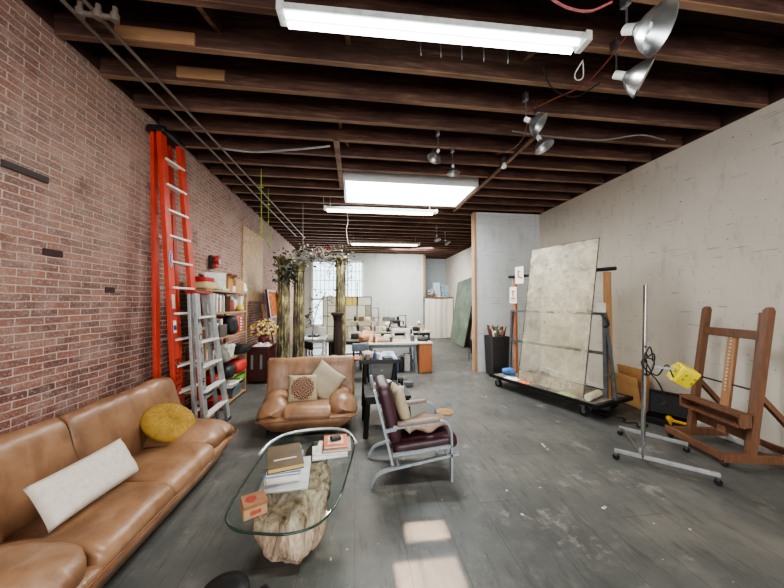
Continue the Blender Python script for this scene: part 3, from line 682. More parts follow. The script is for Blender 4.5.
def loose(name, kind, c, d, mat, label, cat, rot=0.0, group=None):
    """small real-shaped stand-alone objects for cluttered surfaces; c is the base centre"""
    w, l, h = d; m = MB()
    if kind == 'carton': m.box((0, 0, h / 2), (w, l, h), bev=.004).box((0, 0, h + .001), (w * .22, l * 1.0, .002))
    elif kind == 'open_box':
        t = .006; m.box((0, 0, t / 2), (w, l, t)).box((-w / 2, 0, h / 2), (t, l, h)).box((w / 2, 0, h / 2), (t, l, h)).box((0, -l / 2, h / 2), (w, t, h)).box((0, l / 2, h / 2), (w, t, h)).box((-w * .62, 0, h * 1.02), (w * .3, l, t), Matrix.Rotation(.5, 3, 'Y')).box((w * .62, 0, h * 1.02), (w * .3, l, t), Matrix.Rotation(-.5, 3, 'Y'))
    elif kind == 'tub':
        m.lathe([(.40, 0), (.5, 1), (.53, 1), (.53, .92), (.5, .92)], Matrix.Diagonal((w, l, h, 1)) @ Matrix.Rotation(PI / 4, 4, 'Z'), 4)
        for i in range(7): m.box((R.uniform(-.3, .3) * w, R.uniform(-.3, .3) * l, h * 1.0), (w * .25, l * .2, h * .3), rz(R.uniform(0, 3)), .004)
    elif kind == 'bottle': m.lathe([(w * .5, 0), (w * .5, h * .6), (w * .42, h * .7), (w * .17, h * .8), (w * .17, h * .95), (w * .2, h * .95), (w * .2, h)], seg=16)
    elif kind == 'jar': m.lathe([(w * .46, 0), (w * .5, h * .1), (w * .5, h * .75), (w * .4, h * .82), (w * .44, h * .82), (w * .44, h), (0, h)], seg=16)
    elif kind == 'bag': m.soft((0, 0, h / 2), (w, l, h), min(w, l, h) * .42, 9, .02, 5).lump(.014, 9, w * 40)
    elif kind == 'cloth':
        m.grid(lambda u, v: ((u - .5) * w, (v - .5) * l, h * (.5 + .5 * noise.noise(V((u * 4 + w * 9, v * 4, l * 7))) * 1.4) * (1 - (2 * u - 1) ** 4) * (1 - (2 * v - 1) ** 4) + .002), 20, 20)
    elif kind == 'book_up':
        m.box((-w / 2 + .002, 0, h / 2), (.004, l, h), bev=.001).box((w / 2 - .002, 0, h / 2), (.004, l, h), bev=.001).box((0, -l / 2 + .003, h / 2), (w, .006, h), bev=.002).box((0, .003, h / 2), (w - .008, l - .012, h - .01))
    elif kind == 'basket':
        m.lathe([(.42, 0), (.5, .5), (.52, 1), (.49, 1), (.46, .5), (.40, .04), (0, .04)], Matrix.Diagonal((w, l, h, 1)), 24)
    elif kind == 'case':
        m.soft((0, 0, h / 2), (w, l, h), min(w, l, h) * .22, 7).tube(smooth_open([(-w * .2, 0, h * .96), (-w * .18, 0, h * 1.12), (w * .18, 0, h * 1.12), (w * .2, 0, h * .96)], 4), .008, 6).box((-w * .25, -l / 2, h * .6), (.02, .008, .03)).box((w * .25, -l / 2, h * .6), (.02, .008, .03))
    elif kind == 'sheet': m.box((0, 0, h / 2), (w, l, h))
    elif kind == 'roll': m.tube([(-w / 2, 0, l / 2), (w / 2, 0, l / 2)], l / 2, 14).tube([(-w / 2 - .002, 0, l / 2), (w / 2 + .002, 0, l / 2)], l / 5, 10)
    return single(m, name, mat, label, cat, c, (0, 0, rot), group, 'all' if kind in ('bag', 'cloth') else True)
zt_ = .7155
loose('shirt', 'cloth', (.46, 4.16, zt_), (.26, .26, .13), BLUEW, 'crumpled pale blue shirt on the dark clutter tray', 'shirt')
loose('cloth_hat', 'bag', (.44, 3.98, zt_), (.14, .12, .05), BLACK, 'flat black cloth hat in front of the pale blue shirt', 'hat')
loose('spray_bottle', 'bottle', (.27, 4.0, zt_), (.05, .05, .14), plain((52, 72, 130), .4), 'small blue bottle standing on the dark clutter tray', 'bottle')
loose('paper_bag', 'bag', (.17, 4.12, zt_), (.14, .18, .10), plain((188, 166, 140), .8), 'brown crumpled paper bag on the left of the clutter tray', 'bag')
loose('rag', 'cloth', (.29, 4.27, zt_), (.24, .16, .09), plain((206, 196, 184), .9), 'cream rag heaped at the back of the clutter tray', 'rag')
loose('lens_cap_tin', 'jar', (.17, 3.97, zt_), (.07, .07, .09), plain((120, 116, 112), .5), 'grey jar at the near left corner of the clutter tray', 'jar')
loose('small_carton', 'carton', (.30, 4.12, zt_), (.08, .10, .07), plain((196, 176, 150), .7), 'small tan carton in the middle of the clutter tray', 'carton')
loose('toolbox', 'case', (.86, 5.25, 0), (.34, .22, .1), plain((86, 88, 90), .5), 'flat grey case on the floor beside the workbench leg', 'case')

# foreground stool at the lower edge
st = thing('stool', 'black round-seated stool cropped by the lower edge beside the sofa', 'stool', (-.56, 1.39, 0))
MB().lathe([(0, .21), (.085, .21), (.10, .22), (.104, .235), (.097, .25), (.05, .257), (0, .258)], Matrix.Translation((-.56, 1.39, 0)), 32).build('seat', BLACK, st, 'all')
for k in range(4):
    a = PI / 4 + k * PI / 2; MB().bar((-.56 + .06 * math.cos(a), 1.39 + .06 * math.sin(a), .215), (-.56 + .09 * math.cos(a), 1.39 + .09 * math.sin(a), 0), .025, .025).build('leg', BLACK, st)
MB().cyl((-.425, 1.425, .185), (-.39, 1.435, .20), .02, .018).tube([(-.52, 1.40, .21), (-.415, 1.427, .19)], .008).build('height_lever', BLACK, st, 'all')
# ------------------------------------------------------------------ LADDERS
def lerp(a, b_, t): return V(a) * (1 - t) + V(b_) * t
def ladder(root, F0t, F0b, F1t, F1b, B0t, B0b, B1t, B1b, nstep, rail_m, rail_w, step_m, cap_m, cap_d, rear_steps, brace_m, cap_h=1.0):
    """folding step ladder: two front rails with treads, two rear rails, a cap"""
    up = (1, 0, .15)
    fr = [MB().bar(b_, t, rail_w * .45, rail_w, up=(0, 1, 0), bev=.003).build('front_rail', rail_m, root) for t, b_ in ((F0t, F0b), (F1t, F1b))]
    for t, b_ in ((B0t, B0b), (B1t, B1b)): MB().bar(b_, t, rail_w * .35, rail_w * .7, up=(0, 1, 0), bev=.003).build('rear_rail', rail_m, root)
    for i in range(1, nstep + 1):
        q = i / (nstep + 1); a, c_ = lerp(F0b, F0t, q), lerp(F1b, F1t, q)
        MB().bar(a, c_, .075, .022, up=(0, 0, 1), bev=.003).build('step', step_m, root)
    for i in range(1, rear_steps + 1):
        q = i / (rear_steps + 1); a, c_ = lerp(B0b, B0t, q), lerp(B1b, B1t, q); MB().bar(a, c_, .022, .03, up=(0, 0, 1)).build('rear_brace', brace_m, root)
    top = (V(F0t) + V(F1t) + V(B0t) + V(B1t)) / 4
    wy = abs(F1t[1] - F0t[1]) + rail_w * 1.1; wx = abs(F0t[0] - B0t[0]) + cap_d
    m = MB().soft((top.x, top.y, top.z + .012 * cap_h), (wx, wy, .06 * cap_h), .018 * cap_h, 6)
    for sy in (-1, 1): m.soft((top.x, top.y + sy * wy * .42, top.z + .03 * cap_h), (wx * .9, wy * .14, .06 * cap_h), .015 * cap_h, 4)
    m.build('top_cap', cap_m, root, 'all')
    return fr
STEPM = plain((226, 226, 222), .4, .2, .1, 16, .05)
rl = thing('step_ladder', 'tall red fibreglass step ladder folded and leaning on the brick wall', 'ladder', (-1.85, 3.5, 0))
F0t, F0b, F1t, F1b = (-2.06, 3.375, 3.31), (-1.80, 3.34, 0.0), (-2.03, 3.66, 3.31), (-1.76, 3.74, 0.0)
B0t, B0b, B1t, B1b = (-2.13, 3.37, 3.31), (-1.98, 3.30, 0.0), (-2.13, 3.64, 3.31), (-1.98, 3.72, 0.0)
fr = ladder(rl, F0t, F0b, F1t, F1b, B0t, B0b, B1t, B1b, 11, RED, .10, STEPM, BLACK, .12, 5, ALU, cap_h=1)
def on_rail(t0, t1, q, out, w, h, name, mat, par, off=0.0):
    """thin plate stuck on the outer (+x) side of a rail"""
    p = lerp(t1, t0, q); d = (V(t0) - V(t1)).normalized(); nrm = V((1, 0, 0)) - d * d.x; nrm.normalize(); side = V((0, 1, 0)); side = (side - d * side.dot(d)).normalized()
    c = p + nrm * out + side * off; M = Matrix((side, d, nrm)).transposed()
    return MB().box(c, (w, h, .0016), M).build(name, mat, par), c, M
RAILX = .0235
d_, c_, M_ = on_rail(F0t, F0b, .59, RAILX, .05, .17, 'maker_badge', plain((40, 52, 120), .4), fr[0])
b = MB(); b.lathe([(.95, 0), (1, .5), (.95, 1)], Matrix.Translation(c_) @ M_.to_4x4() @ Matrix.Diagonal((.029, .09, .003, 1)), 24).build('badge_rim', plain((220, 220, 224), .4), fr[0])
b = MB(); b.lathe([(.9, 0), (1, .5), (0, 1)], Matrix.Translation(c_ + M_ @ V((0, 0, .0012))) @ M_.to_4x4() @ Matrix.Diagonal((.025, .082, .004, 1)), 24).build('badge_face', plain((44, 50, 128), .4), fr[0])
def write(txt, size, c, M, mat, parent, name='lettering', spacing=1.0):
    cu = bpy.data.curves.new(name, 'FONT'); cu.body = txt; cu.size = size; cu.align_x = 'CENTER'; cu.align_y = 'CENTER'; cu.extrude = .0006; cu.resolution_u = 2; cu.space_character = spacing
    tmp = bpy.data.objects.new(name, cu); COL.objects.link(tmp); bpy.context.view_layer.update()
    me = bpy.data.meshes.new_from_object(tmp.evaluated_get(bpy.context.evaluated_depsgraph_get())); bpy.data.objects.remove(tmp)
    me.transform(Matrix.Translation(c) @ M.to_4x4())
    r = parent
    while r.parent is not None: r = r.parent
    me.transform(ROOT[r.name].inverted()); me.materials.clear(); me.materials.append(mat); o = bpy.data.objects.new(name, me); COL.objects.link(o); o.parent = parent; return o
VERT = lambda M: M @ rz(-PI / 2)
write('WERNER', .036, c_ + M_ @ V((0, 0, .0058)), VERT(M_), WHITE, fr[0])
on_rail(F0t, F0b, .455, RAILX, .05, .15, 'warning_label', plain((214, 206, 190), .6, 0, .25, 60, 0), fr[0])
on_rail(F0t, F0b, .375, RAILX, .05, .13, 'safety_sticker', plain((228, 224, 220), .6), fr[0])
on_rail(F0t, F0b, .372, RAILX + .001, .045, .05, 'safety_sticker', plain((44, 56, 120), .6), fr[0])
_, c_, M_ = on_rail(F0t, F0b, .20, RAILX - .001, .01, .01, 'paint_fleck', RED, fr[0])
for i_, ch in enumerate('MOSLEY'):
    write(ch, .115, lerp(F0b, F0t, .262 - .0245 * i_) + M_ @ V((0, 0, RAILX + .001)), VERT(M_), plain((70, 16, 14), .6), fr[0])
al = thing('step_ladder', 'shorter aluminium step ladder with a red cap leaning in front of the bookshelf', 'ladder', (-1.66, 3.75, 0))
A0t, A0b, A1t, A1b = (-1.70, 3.40, 1.60), (-1.58, 3.42, 0), (-1.70, 3.70, 1.60), (-1.60, 4.02, 0)
C0t, C0b, C1t, C1b = (-1.76, 3.40, 1.60), (-1.68, 3.42, 0), (-1.76, 3.68, 1.60), (-1.70, 3.98, 0)
fr2 = ladder(al, A0t, A0b, A1t, A1b, C0t, C0b, C1t, C1b, 5, ALU, .085, STEPM, plain((150, 40, 36), .4), .05, 3, ALU, cap_h=.5)
for ch, q in zip('MOSLEY', (.80, .70, .605, .51, .40, .30)):
    p = lerp(A0b, A0t, q); write(ch, .115, p + V((.0205, 0, 0)), Matrix(((0, 0, 1), (1, 0, 0), (0, 1, 0))), plain((40, 40, 42), .6), fr2[0])
for t in (A0b, A1b): MB().soft((t[0], t[1], .02), (.05, .09, .04), .008, 4).build('rubber_foot', BLACK, al, 'all')

# ------------------------------------------------------------------ BOOKSHELF
SX, SB, Y0, Y1 = -1.80, -2.16, 3.84, 5.22
sh = thing('bookshelf', 'tall open pine bookshelf against the brick wall behind the aluminium ladder', 'bookshelf', ((SX + SB) / 2, 4.5, 0))
SHZ = (.06, .40, .69, 1.02, 1.36, 1.66)
for z in SHZ: MB().box(((SX + SB) / 2, (Y0 + Y1) / 2, z - .012), (SX - SB, Y1 - Y0, .024), bev=.003).build('shelf', SHELFW, sh)
for y in (Y0 + .015, Y1 - .015):
    MB().box((SX - .02, y, .83), (.04, .03, 1.64), bev=.003).build('upright', SHELFW, sh)
    MB().box((SB + .02, y, .83), (.04, .03, 1.64), bev=.003).build('upright', SHELFW, sh)
cols = {'dark red': (120, 44, 44), 'white': (222, 220, 214), 'grey': (130, 130, 132), 'black': (36, 36, 38), 'tan': (176, 148, 112), 'pale blue': (150, 172, 190), 'brown': (96, 66, 48), 'cream': (216, 206, 184), 'olive': (110, 108, 72)}
r2 = random.Random(4)
ORD = 'first second third fourth fifth sixth seventh eighth ninth tenth eleventh twelfth thirteenth fourteenth fifteenth sixteenth'.split()
def row(y0, y1, z, zn, lo, hi, names):
    y = y0; i = 0
    while y < y1 and i < 16:
        w = r2.uniform(.028, .05); h = r2.uniform(lo, hi); cn = names[i % len(names)]; l = r2.uniform(.18, .24)
        loose('book', 'book_up', (SX - .03 - l / 2, y + w / 2, z), (w, l, h), plain(cols[cn], .6), '%s book, %s from the ladder on the %s' % (cn, ORD[i], zn), 'book', PI / 2, 'books on the ' + zn)
        y += w + .002; i += 1
row(3.90, 4.40, 1.361, 'bookshelf tier just below the top', .20, .27, ['dark red', 'white', 'tan', 'grey', 'dark red', 'cream', 'grey', 'white'])
row(4.60, 4.74, 1.361, 'upper bookshelf tier past the framed print', .2, .25, ['brown', 'grey', 'pale blue'])
row(3.90, 4.34, 1.021, 'third bookshelf tier down', .18, .25, ['black', 'white', 'olive', 'grey', 'cream', 'black', 'tan'])
row(3.90, 4.2, .691, 'fourth bookshelf tier down', .17, .22, ['brown', 'cream', 'grey', 'dark red'])
loose('framed_print', 'sheet', (-1.86, 4.44, 1.361), (.012, .17, .23), plain((226, 226, 222), .5, 0, .3, 12, 0), 'white card with a dark figure leaning beside the books near the top of the bookshelf', 'print', .2)
xm = -1.97
loose('vase', 'jar', (xm, 4.84, 1.361), (.12, .12, .19), plain((60, 30, 44), .3), 'dark plum vase on the shelf below the top', 'vase')
loose('cloth_bundle', 'bag', (xm, 4.98, 1.361), (.18, .16, .2), plain((206, 204, 190), .9), 'pale cloth bundle beside the dark vase on the bookshelf', 'bundle')
loose('magazine_file', 'carton', (xm, 5.12, 1.361), (.24, .09, .24), plain((214, 208, 196), .7), 'white magazine file at the far end below the shelf top', 'file')
dr = thing('drawer_tower', 'small red cabinet with white labelled drawers on the third shelf down', 'drawer cabinet', (-1.95, 4.93, 1.021))
MB().box((-1.95, 4.93, 1.155), (.26, .27, .26), bev=.006).build('cabinet_body', RED, dr)
for i in range(5):
    for j in range(2): MB().box((-1.818, 4.87 + .12 * j, 1.06 + .046 * i), (.008, .11, .038), bev=.002).build('drawer', plain((190, 44, 36), .4), dr)
    MB().box((-1.8125, 4.99, 1.06 + .046 * i), (.002, .07, .018)).build('drawer_label', PAPER, dr)
loose('backpack', 'bag', (-1.86, 4.70, 1.021), (.2, .19, .27), BLACK, 'black bag beside the small red drawer cabinet', 'bag')
loose('shoe_box', 'carton', (xm, 4.46, 1.021), (.26, .16, .14), plain((112, 110, 104), .7), 'grey box left of the black bag on the third shelf down', 'box')
loose('figurine_white', 'jar', (-1.9, 5.13, 1.021), (.09, .09, .12), WHITE, 'white jar at the far end of the third shelf down', 'jar')
loose('storage_tub', 'tub', (-1.90, 4.62, .691), (.28, .36, .16), plain((218, 216, 208), .5), 'white plastic tub full of odds and ends on the fourth shelf down', 'tub')
loose('black_tray', 'case', (-1.88, 4.99, .691), (.34, .34, .13), BLACK, 'black case with a handle at the far end of the fourth shelf down', 'case', PI / 2)
loose('sports_bag', 'bag', (-1.88, 4.95, .401), (.26, .38, .19), plain((176, 44, 36), .6), 'bright red bag at the far end of the second lowest shelf', 'bag')
loose('helmet_bag', 'bag', (-1.88, 4.56, .401), (.28, .30, .19), plain((30, 28, 30), .5), 'black and shiny bag between the ladder and the bright red bag', 'bag')
loose('red_pouch', 'bag', (-1.90, 4.24, .401), (.23, .22, .12), plain((176, 36, 40), .6), 'small red pouch nearest the ladder on the second lowest shelf', 'pouch')
loose('red_case', 'carton', (-1.92, 4.36, .061), (.28, .26, .12), plain((150, 40, 40), .5), 'dark red box on the lowest shelf near the ladder', 'box')
loose('green_box', 'carton', (-1.90, 4.98, .275), (.26, .24, .06), plain((96, 150, 52), .5), 'green box on top of the blue grey bin at the bottom of the bookshelf', 'box')
loose('storage_bin', 'tub', (-1.92, 4.86, .061), (.36, .54, .15), plain((92, 104, 112), .4), 'blue grey plastic bin on the lowest shelf', 'bin')
zt = 1.661
loose('red_book_stack', 'carton', (-1.98, 4.08, zt + .10), (.22, .24, .06), plain((170, 34, 36), .6), 'red box file on the pale cushion at the ladder end of the shelf top', 'box file')
loose('straw_hat', 'bag', (-1.98, 4.10, zt), (.30, .34, .11), plain((190, 170, 132), .9), 'folded tan cloth under the red box file on the bookshelf top', 'cloth')
loose('white_board', 'sheet', (-1.93, 4.36, zt + .0305), (.26, .02, .22), WHITE, 'white panel leaning on the bookshelf top beside the open carton', 'panel', .5)
loose('open_carton', 'open_box', (-1.99, 4.62, zt), (.30, .26, .22), CARD, 'open cardboard carton on top of the bookshelf', 'carton', .15)
loose('cardboard_box', 'carton', (-1.99, 4.98, zt), (.32, .32, .19), plain((178, 140, 98), .8), 'closed cardboard box at the far end of the bookshelf top', 'box')
loose('paper_roll', 'roll', (-1.97, 4.96, zt + .194), (.10, .10, .1), plain((130, 84, 62), .7), 'brown roll lying on the closed cardboard box', 'roll', PI / 2)
loose('white_cup', 'jar', (-1.87, 4.80, zt), (.08, .08, .09), WHITE, 'white pot at the front edge of the bookshelf top', 'pot')
loose('white_packet', 'bag', (-1.86, 5.19, zt), (.1, .1, .17), PAPER, 'white packet on the far corner of the bookshelf top', 'packet')
loose('white_tray', 'open_box', (-1.86, 4.66, .262), (.2, .28, .05), PAPER, 'shallow pale box on top of the blue grey bin near the bottom of the bookshelf', 'box', 0)
loose('grey_pouch', 'bag', (-1.80, 4.24, .691), (.22, .2, .16), plain((120, 116, 108), .8), 'grey pouch nearest the ladder on the fourth shelf down', 'pouch')
loose('dark_box', 'carton', (-1.9, 4.34, 1.021), (.2, .22, .17), plain((84, 80, 74), .6), 'dark grey box beside the books on the third shelf down', 'box')
loose('canister', 'jar', (-1.85, 4.68, 1.361), (.1, .1, .17), plain((150, 62, 52), .5), 'dull red canister in the middle of the second shelf', 'canister')
loose('yellow_packet', 'bag', (-1.84, 5.0, 1.361), (.1, .14, .1), plain((206, 176, 70), .7), 'small yellow packet in front of the pale cloth bundle', 'packet')
loose('lying_magazines', 'carton', (-1.93, 4.42, zt), (.24, .22, .03), plain((200, 190, 160), .7), 'flat stack of cream papers beneath the white panel on the bookshelf top', 'papers')
# alarm bell on the brick wall
p = atx(214, 262, XL + .06)
bell = thing('wall_horn', 'red and black wall horn fixed on the brick above the bookshelf', 'horn', (p.x, p.y, p.z - .1))
MB().box((XL + .03, p.y, p.z), (.05, .12, .2), bev=.01).build('back_plate', DARK, bell)
MB().cyl((XL + .05, p.y, p.z + .03), (XL + .13, p.y, p.z + .03), .05, .075).build('horn_bowl', plain((150, 44, 38), .5), bell, 'all')
MB().soft((XL + .09, p.y, p.z - .06), (.07, .12, .06), .02, 5).build('cover', plain((176, 60, 50), .5), bell, 'all')

# brown cabinet with dried arrangement
cb_ = thing('side_cabinet', 'dark red brown cabinet with two slatted doors past the bookshelf', 'cabinet', (-1.80, 5.92, 0))
cx, cy = -1.78, 5.92
MB().box((cx, cy, .66), (.44, .50, .04), bev=.005).build('cabinet_top', REDBROWN, cb_)
MB().box((cx - .02, cy, .34), (.36, .42, .60), bev=.004).build('cabinet_body', REDBROWN, cb_)
for sx in (-1, 1):
    for sy in (-1, 1): MB().box((cx + sx * .19, cy + sy * .22, .32), (.045, .045, .64), bev=.003).build('leg', REDBROWN, cb_)
for k in range(2):
    dd = MB(); x0 = cx - .09 + .16 * k; dd.box((x0, cy - .215, .35), (.145, .015, .48), bev=.003)
    d0 = dd.build('door', REDBROWN, cb_)
    MB().box((x0, cy - .224, .40), (.04, .006, .26)).build('door_panel', plain((130, 144, 140), .3), d0)
    MB().box((cx + .165, cy - .10 + .20 * k, .35), (.015, .18, .48), bev=.003).build('door', REDBROWN, cb_)
loose('magazine_pile', 'cloth', (-1.72, 5.80, .681), (.30, .24, .09), plain((196, 192, 184), .7), 'heap of pale papers on the dark red brown cabinet', 'papers')
fl = thing('dried_arrangement', 'big yellow and white dried flower arrangement on the dark red brown cabinet', 'flower arrangement', (-1.75, 6.0, .681))
MB().lathe([(.07, 0), (.1, .06), (.11, .12), (.09, .17), (.08, .17), (.06, .02)], Matrix.Translation((-1.75, 6.0, .681)), 20).build('pot', plain((92, 40, 36), .5), fl, 'all')
for nm, n_, mt in (('blossoms', 90, plain((214, 176, 60), .7)), ('blossoms', 70, plain((224, 214, 190), .7)), ('cones', 60, plain((96, 56, 40), .8))):
    m = MB(); rr = random.Random(n_)
    for i in range(n_):
        a, e, q = rr.uniform(0, 6.28), rr.uniform(-.1, 1.4), rr.uniform(.10, .25)
        pp = V((-1.75 + q * math.cos(a) * math.cos(e), 6.0 + q * math.sin(a) * math.cos(e), .90 + q * math.sin(e) * 1.1))
        m.lathe([(.004, 0), (.022, .014), (.014, .03), (0, .036)], aim(pp, (math.cos(a), math.sin(a), e)), 6)
    o = m.build(nm, mt, fl)
    o['kind'] = 'stuff'
# plywood board and painting on the left wall
b = MB().box((XL + .012, 6.68, 2.27), (.02, 1.24, 1.50))
solo(b, 'chip_board', OSB, 'tall plain chip board panel fixed over the brick wall', 'board')
pt = thing('leaning_painting', 'orange and red abstract painting on tall wooden planks leaning on the brick wall', 'painting', (-2.05, 7.55, 0))
Mp = Matrix.Translation((-2.02, 7.55, 1.46)) @ Matrix.Rotation(-.10, 4, 'Y')
for yl_ in (7.12, 7.98): MB().bar((-1.80, yl_, 0), (-2.03, yl_, 1.80), .07, .03, up=(1, 0, 0)).build('plank', wood((84, 54, 34), (120, 80, 50), 2), pt)
MB().box((0, 0, 0), (.02, .86, .60)).build('canvas', m_picture([(.36, srgb(120, 30, 18)), (.44, srgb(190, 60, 20)), (.5, srgb(214, 140, 14)), (.56, srgb(196, 80, 40)), (.66, srgb(96, 90, 40))], 6), pt, M=Mp)
b = MB()
for y in (-.44, .44): b.box((.006, y, 0), (.03, .03, .64))
for z in (-.315, .315): b.box((.006, 0, z), (.03, .91, .03))
b.build('frame', wood((84, 54, 34), (120, 80, 50), 2), pt, M=Mp)
pb = thing('trestle', 'bare timber trestle frame leaning behind the flower arrangement', 'trestle', (-1.85, 6.65, 0))
for y0_, y1_ in ((6.45, 6.75), (6.9, 6.7)): MB().bar((-1.72, y0_, 0), (-2.02, y1_, 1.45), .05, .04).build('leg', PINEZ, pb)
MB().bar((-1.85, 6.53, .7), (-1.85, 6.82, .7), .04, .05).build('crossbar', PINEZ, pb)
# ------------------------------------------------------------------ GLASS CART on the right
CS = V((2.50, 4.99, 0)); CD = V((.324, -.946, 0)); CN = V((.946, .324, 0))
def cart(s, t, z): return CS + CD * s + CN * t + V((0, 0, z))
MC = Matrix((CD, CN, V((0, 0, 1)))).transposed()
kc = thing('panel_cart', 'grey steel A-frame panel cart on black castors with timber posts', 'cart', tuple(cart(.75, .36, 0)))
b = MB().box(cart(.79, .36, .185), (1.80, .80, .03), MC, .005)
for t in (-.04, .76): b.box(cart(.79, t, .185), (1.84, .03, .05), MC, .004)
for s in (-.12, 1.70): b.box(cart(s, .36, .185), (.03, .82, .05), MC, .004)
b.build('platform', BLKMETAL, kc)
MB().box(cart(.79, .36, .203), (1.72, .72, .006), MC).build('deck_board', plain((120, 112, 100), .8, 0, .3, 9, .2), kc)
for s in (.02, 1.50):
    for t in (.03, .69):
        c0 = cart(s, t, 0); w = MB().cyl(c0 + V((0, 0, .065)) - CN * .02, c0 + V((0, 0, .065)) + CN * .02, .065, seg=22).build('caster', BLACK, kc, True)
        MB().box(c0 + CN * .028 + V((0, 0, .11)), (.04, .006, .11), MC).box(c0 - CN * .028 + V((0, 0, .11)), (.04, .006, .11), MC).box(c0 + V((0, 0, .163)), (.07, .07, .01), MC).build('caster_fork', STEEL, w)
        MB().cyl(c0 + V((0, 0, .065)) - CN * .024, c0 + V((0, 0, .065)) + CN * .024, .028, seg=16).build('hub', STEEL, w, True)
T = .40
def post(name, a, b_, w, mat): return MB().bar(a, b_, w, w, up=CD, bev=.003).build(name, mat, kc)
post('steel_post', cart(-.06, T, .2), cart(.0, T, 1.34), .04, GREYMETAL); post('steel_post', cart(1.57, T, .2), cart(1.57, T, 1.36), .045, GREYMETAL)
post('brace_post', cart(1.69, T, .2), cart(1.59, T, 1.30), .035, GREYMETAL)
for z in (.52, .80): MB().bar(cart(1.58, T, z), cart(1.67 - .1 * (z - .3), T, z), .025, .025).build('brace_rung', GREYMETAL, kc)
MB().bar(cart(-.02, T, 1.34), cart(1.56, T, 1.34), .03, .035).build('top_rail', GREYMETAL, kc)
MB().bar(cart(-.03, T, .80), cart(1.57, T, .80), .03, .04).build('middle_rail', GREYMETAL, kc)
post('timber_post', cart(.03, T + .05, .2), cart(.03, T + .05, 1.95), .055, plain((168, 108, 78), .7)); post('timber_post', cart(1.58, T + .06, .2), cart(1.58, T + .06, 1.92), .07, PINEZ)
MB().tube([cart(-.06, T + .0, 1.97), cart(1.72, T + .0, 1.95)], .026, 12).build('top_pipe', BLKMETAL, kc, True)
MB().tube(smooth_open([cart(1.56, T - .05, 1.32), cart(1.63, T - .07, 1.28), cart(1.65, T - .06, 1.2), cart(1.59, T - .05, 1.16)], 5), .016, 8).build('rubber_hook', BLACK, kc, 'all')
# leaning smeared sheets
PG = m_paintedglass((232, 220, 198), .16, .78, True)
gp = thing('acrylic_sheet', 'tall paint-smeared clear acrylic sheet leaning on the panel cart', 'sheet', tuple(cart(.75, .14, .21)))
A_, B_, C_, D_ = cart(.38, .10, .215), cart(1.45, .10, .215), cart(1.51, .425, 2.40), cart(.42, .425, 2.40)
nn = (B_ - A_).cross(D_ - A_).normalized() * .004
m = MB(); m._add([A_ - nn, B_ - nn, C_ - nn, D_ - nn, A_ + nn, B_ + nn, C_ + nn, D_ + nn], [(3, 2, 1, 0), (4, 5, 6, 7), (0, 1, 5, 4), (1, 2, 6, 5), (2, 3, 7, 6), (3, 0, 4, 7)])
m.build('sheet_face', PG, gp)
m = MB()
for a, b_ in ((A_, D_), (D_, C_), (C_, B_)): m.bar(a, b_, .010, .012, up=nn)
m.build('sheet_edge', plain((84, 74, 62), .6, 0, .4, 14, 0), gp)
q = lambda s, z, o: lerp(lerp(A_, B_, s), lerp(D_, C_, s), z) - nn.normalized() * o * (1 if nn.dot(CN) > 0 else -1)
solo(MB().bar(cart(.5, T + .12, .95), cart(1.02, T + .12, .95), .006, .34), 'white_board', plain((204, 198, 184), .7), 'white board behind the acrylic sheet on the panel cart', 'board')
ORG = plain((196, 104, 56), .7)
def sheet_on(name, label, c, w, h, deco):
    t = thing(name, label, 'paper', tuple(c)); n = (-CN).normalized(); M = Matrix((CD, n * -1, V((0, 0, 1)))).transposed()
    MB().box(c + V((0, 0, h / 2)), (w, .002, h), M).build('paper_sheet', PAPER, t)
    b = MB()
    for (x, z, ww, hh, r) in deco: b.box(c + CD * x + V((0, 0, z)) + n * .0022, (ww, .002, hh), M @ Matrix.Rotation(r, 3, 'Y'))
    b.build('orange_drawing', ORG, t); return t
sheet_on('paper_drawing', 'white paper with an orange upright figure on the far timber post', cart(.03, T - .0, 1.48), .16, .30, ((0, .18, .03, .12, .1), (0, .22, .06, .03, 0), (.0, .09, .10, .03, 0), (.0, .045, .12, .012, 0)))
sheet_on('paper_drawing', 'white paper with an orange drawing taped beside the acrylic sheet on the pipe', cart(.22, T - .055, 1.83), .18, .30, ((-.02, .17, .03, .13, 0), (.02, .11, .09, .03, .3), (-.0, .22, .06, .02, .5)))
loose('tape_dispenser', 'carton', tuple(cart(1.50, T - .0, 1.3605)), (.16, .10, .13), plain((206, 204, 196), .6), 'white box perched on the near end of the cart rail', 'box', -1.2)
loose('black_clamp', 'case', tuple(cart(1.38, T - .0, 1.3605)), (.05, .09, .2), BLACK, 'black clamp beside the white box on the cart rail', 'clamp', -1.2)
zc = .2065
loose('blue_rag', 'bag', tuple(cart(.06, .22, zc)), (.2, .16, .11), plain((70, 120, 190), .8), 'bright blue rag at the far end of the cart deck', 'rag')
loose('orange_rag', 'cloth', tuple(cart(.55, .02, zc)), (.22, .1, .05), plain((206, 120, 80), .8), 'orange rag at the front edge of the cart deck', 'rag', -1.2)
loose('white_rag', 'cloth', tuple(cart(.33, .02, zc)), (.3, .1, .05), PAPER, 'white crumpled paper at the front edge of the cart deck', 'paper', -1.2)
loose('canvas_roll', 'roll', tuple(cart(1.52, .2, zc)), (.36, .09, .1), plain((196, 186, 160), .8), 'rolled cream canvas lying at the near end of the cart deck', 'canvas roll', .5)
loose('green_brush_bundle', 'cloth', tuple(cart(1.28, .01, zc)), (.24, .08, .06), plain((146, 150, 110), .8), 'green and white scraps at the near front corner of the cart', 'scraps', -1.2)
loose('scraps', 'cloth', tuple(cart(.85, .01, zc)), (.3, .08, .03), plain((90, 84, 76), .8), 'dark scraps along the middle of the cart front edge', 'scraps', -1.2)
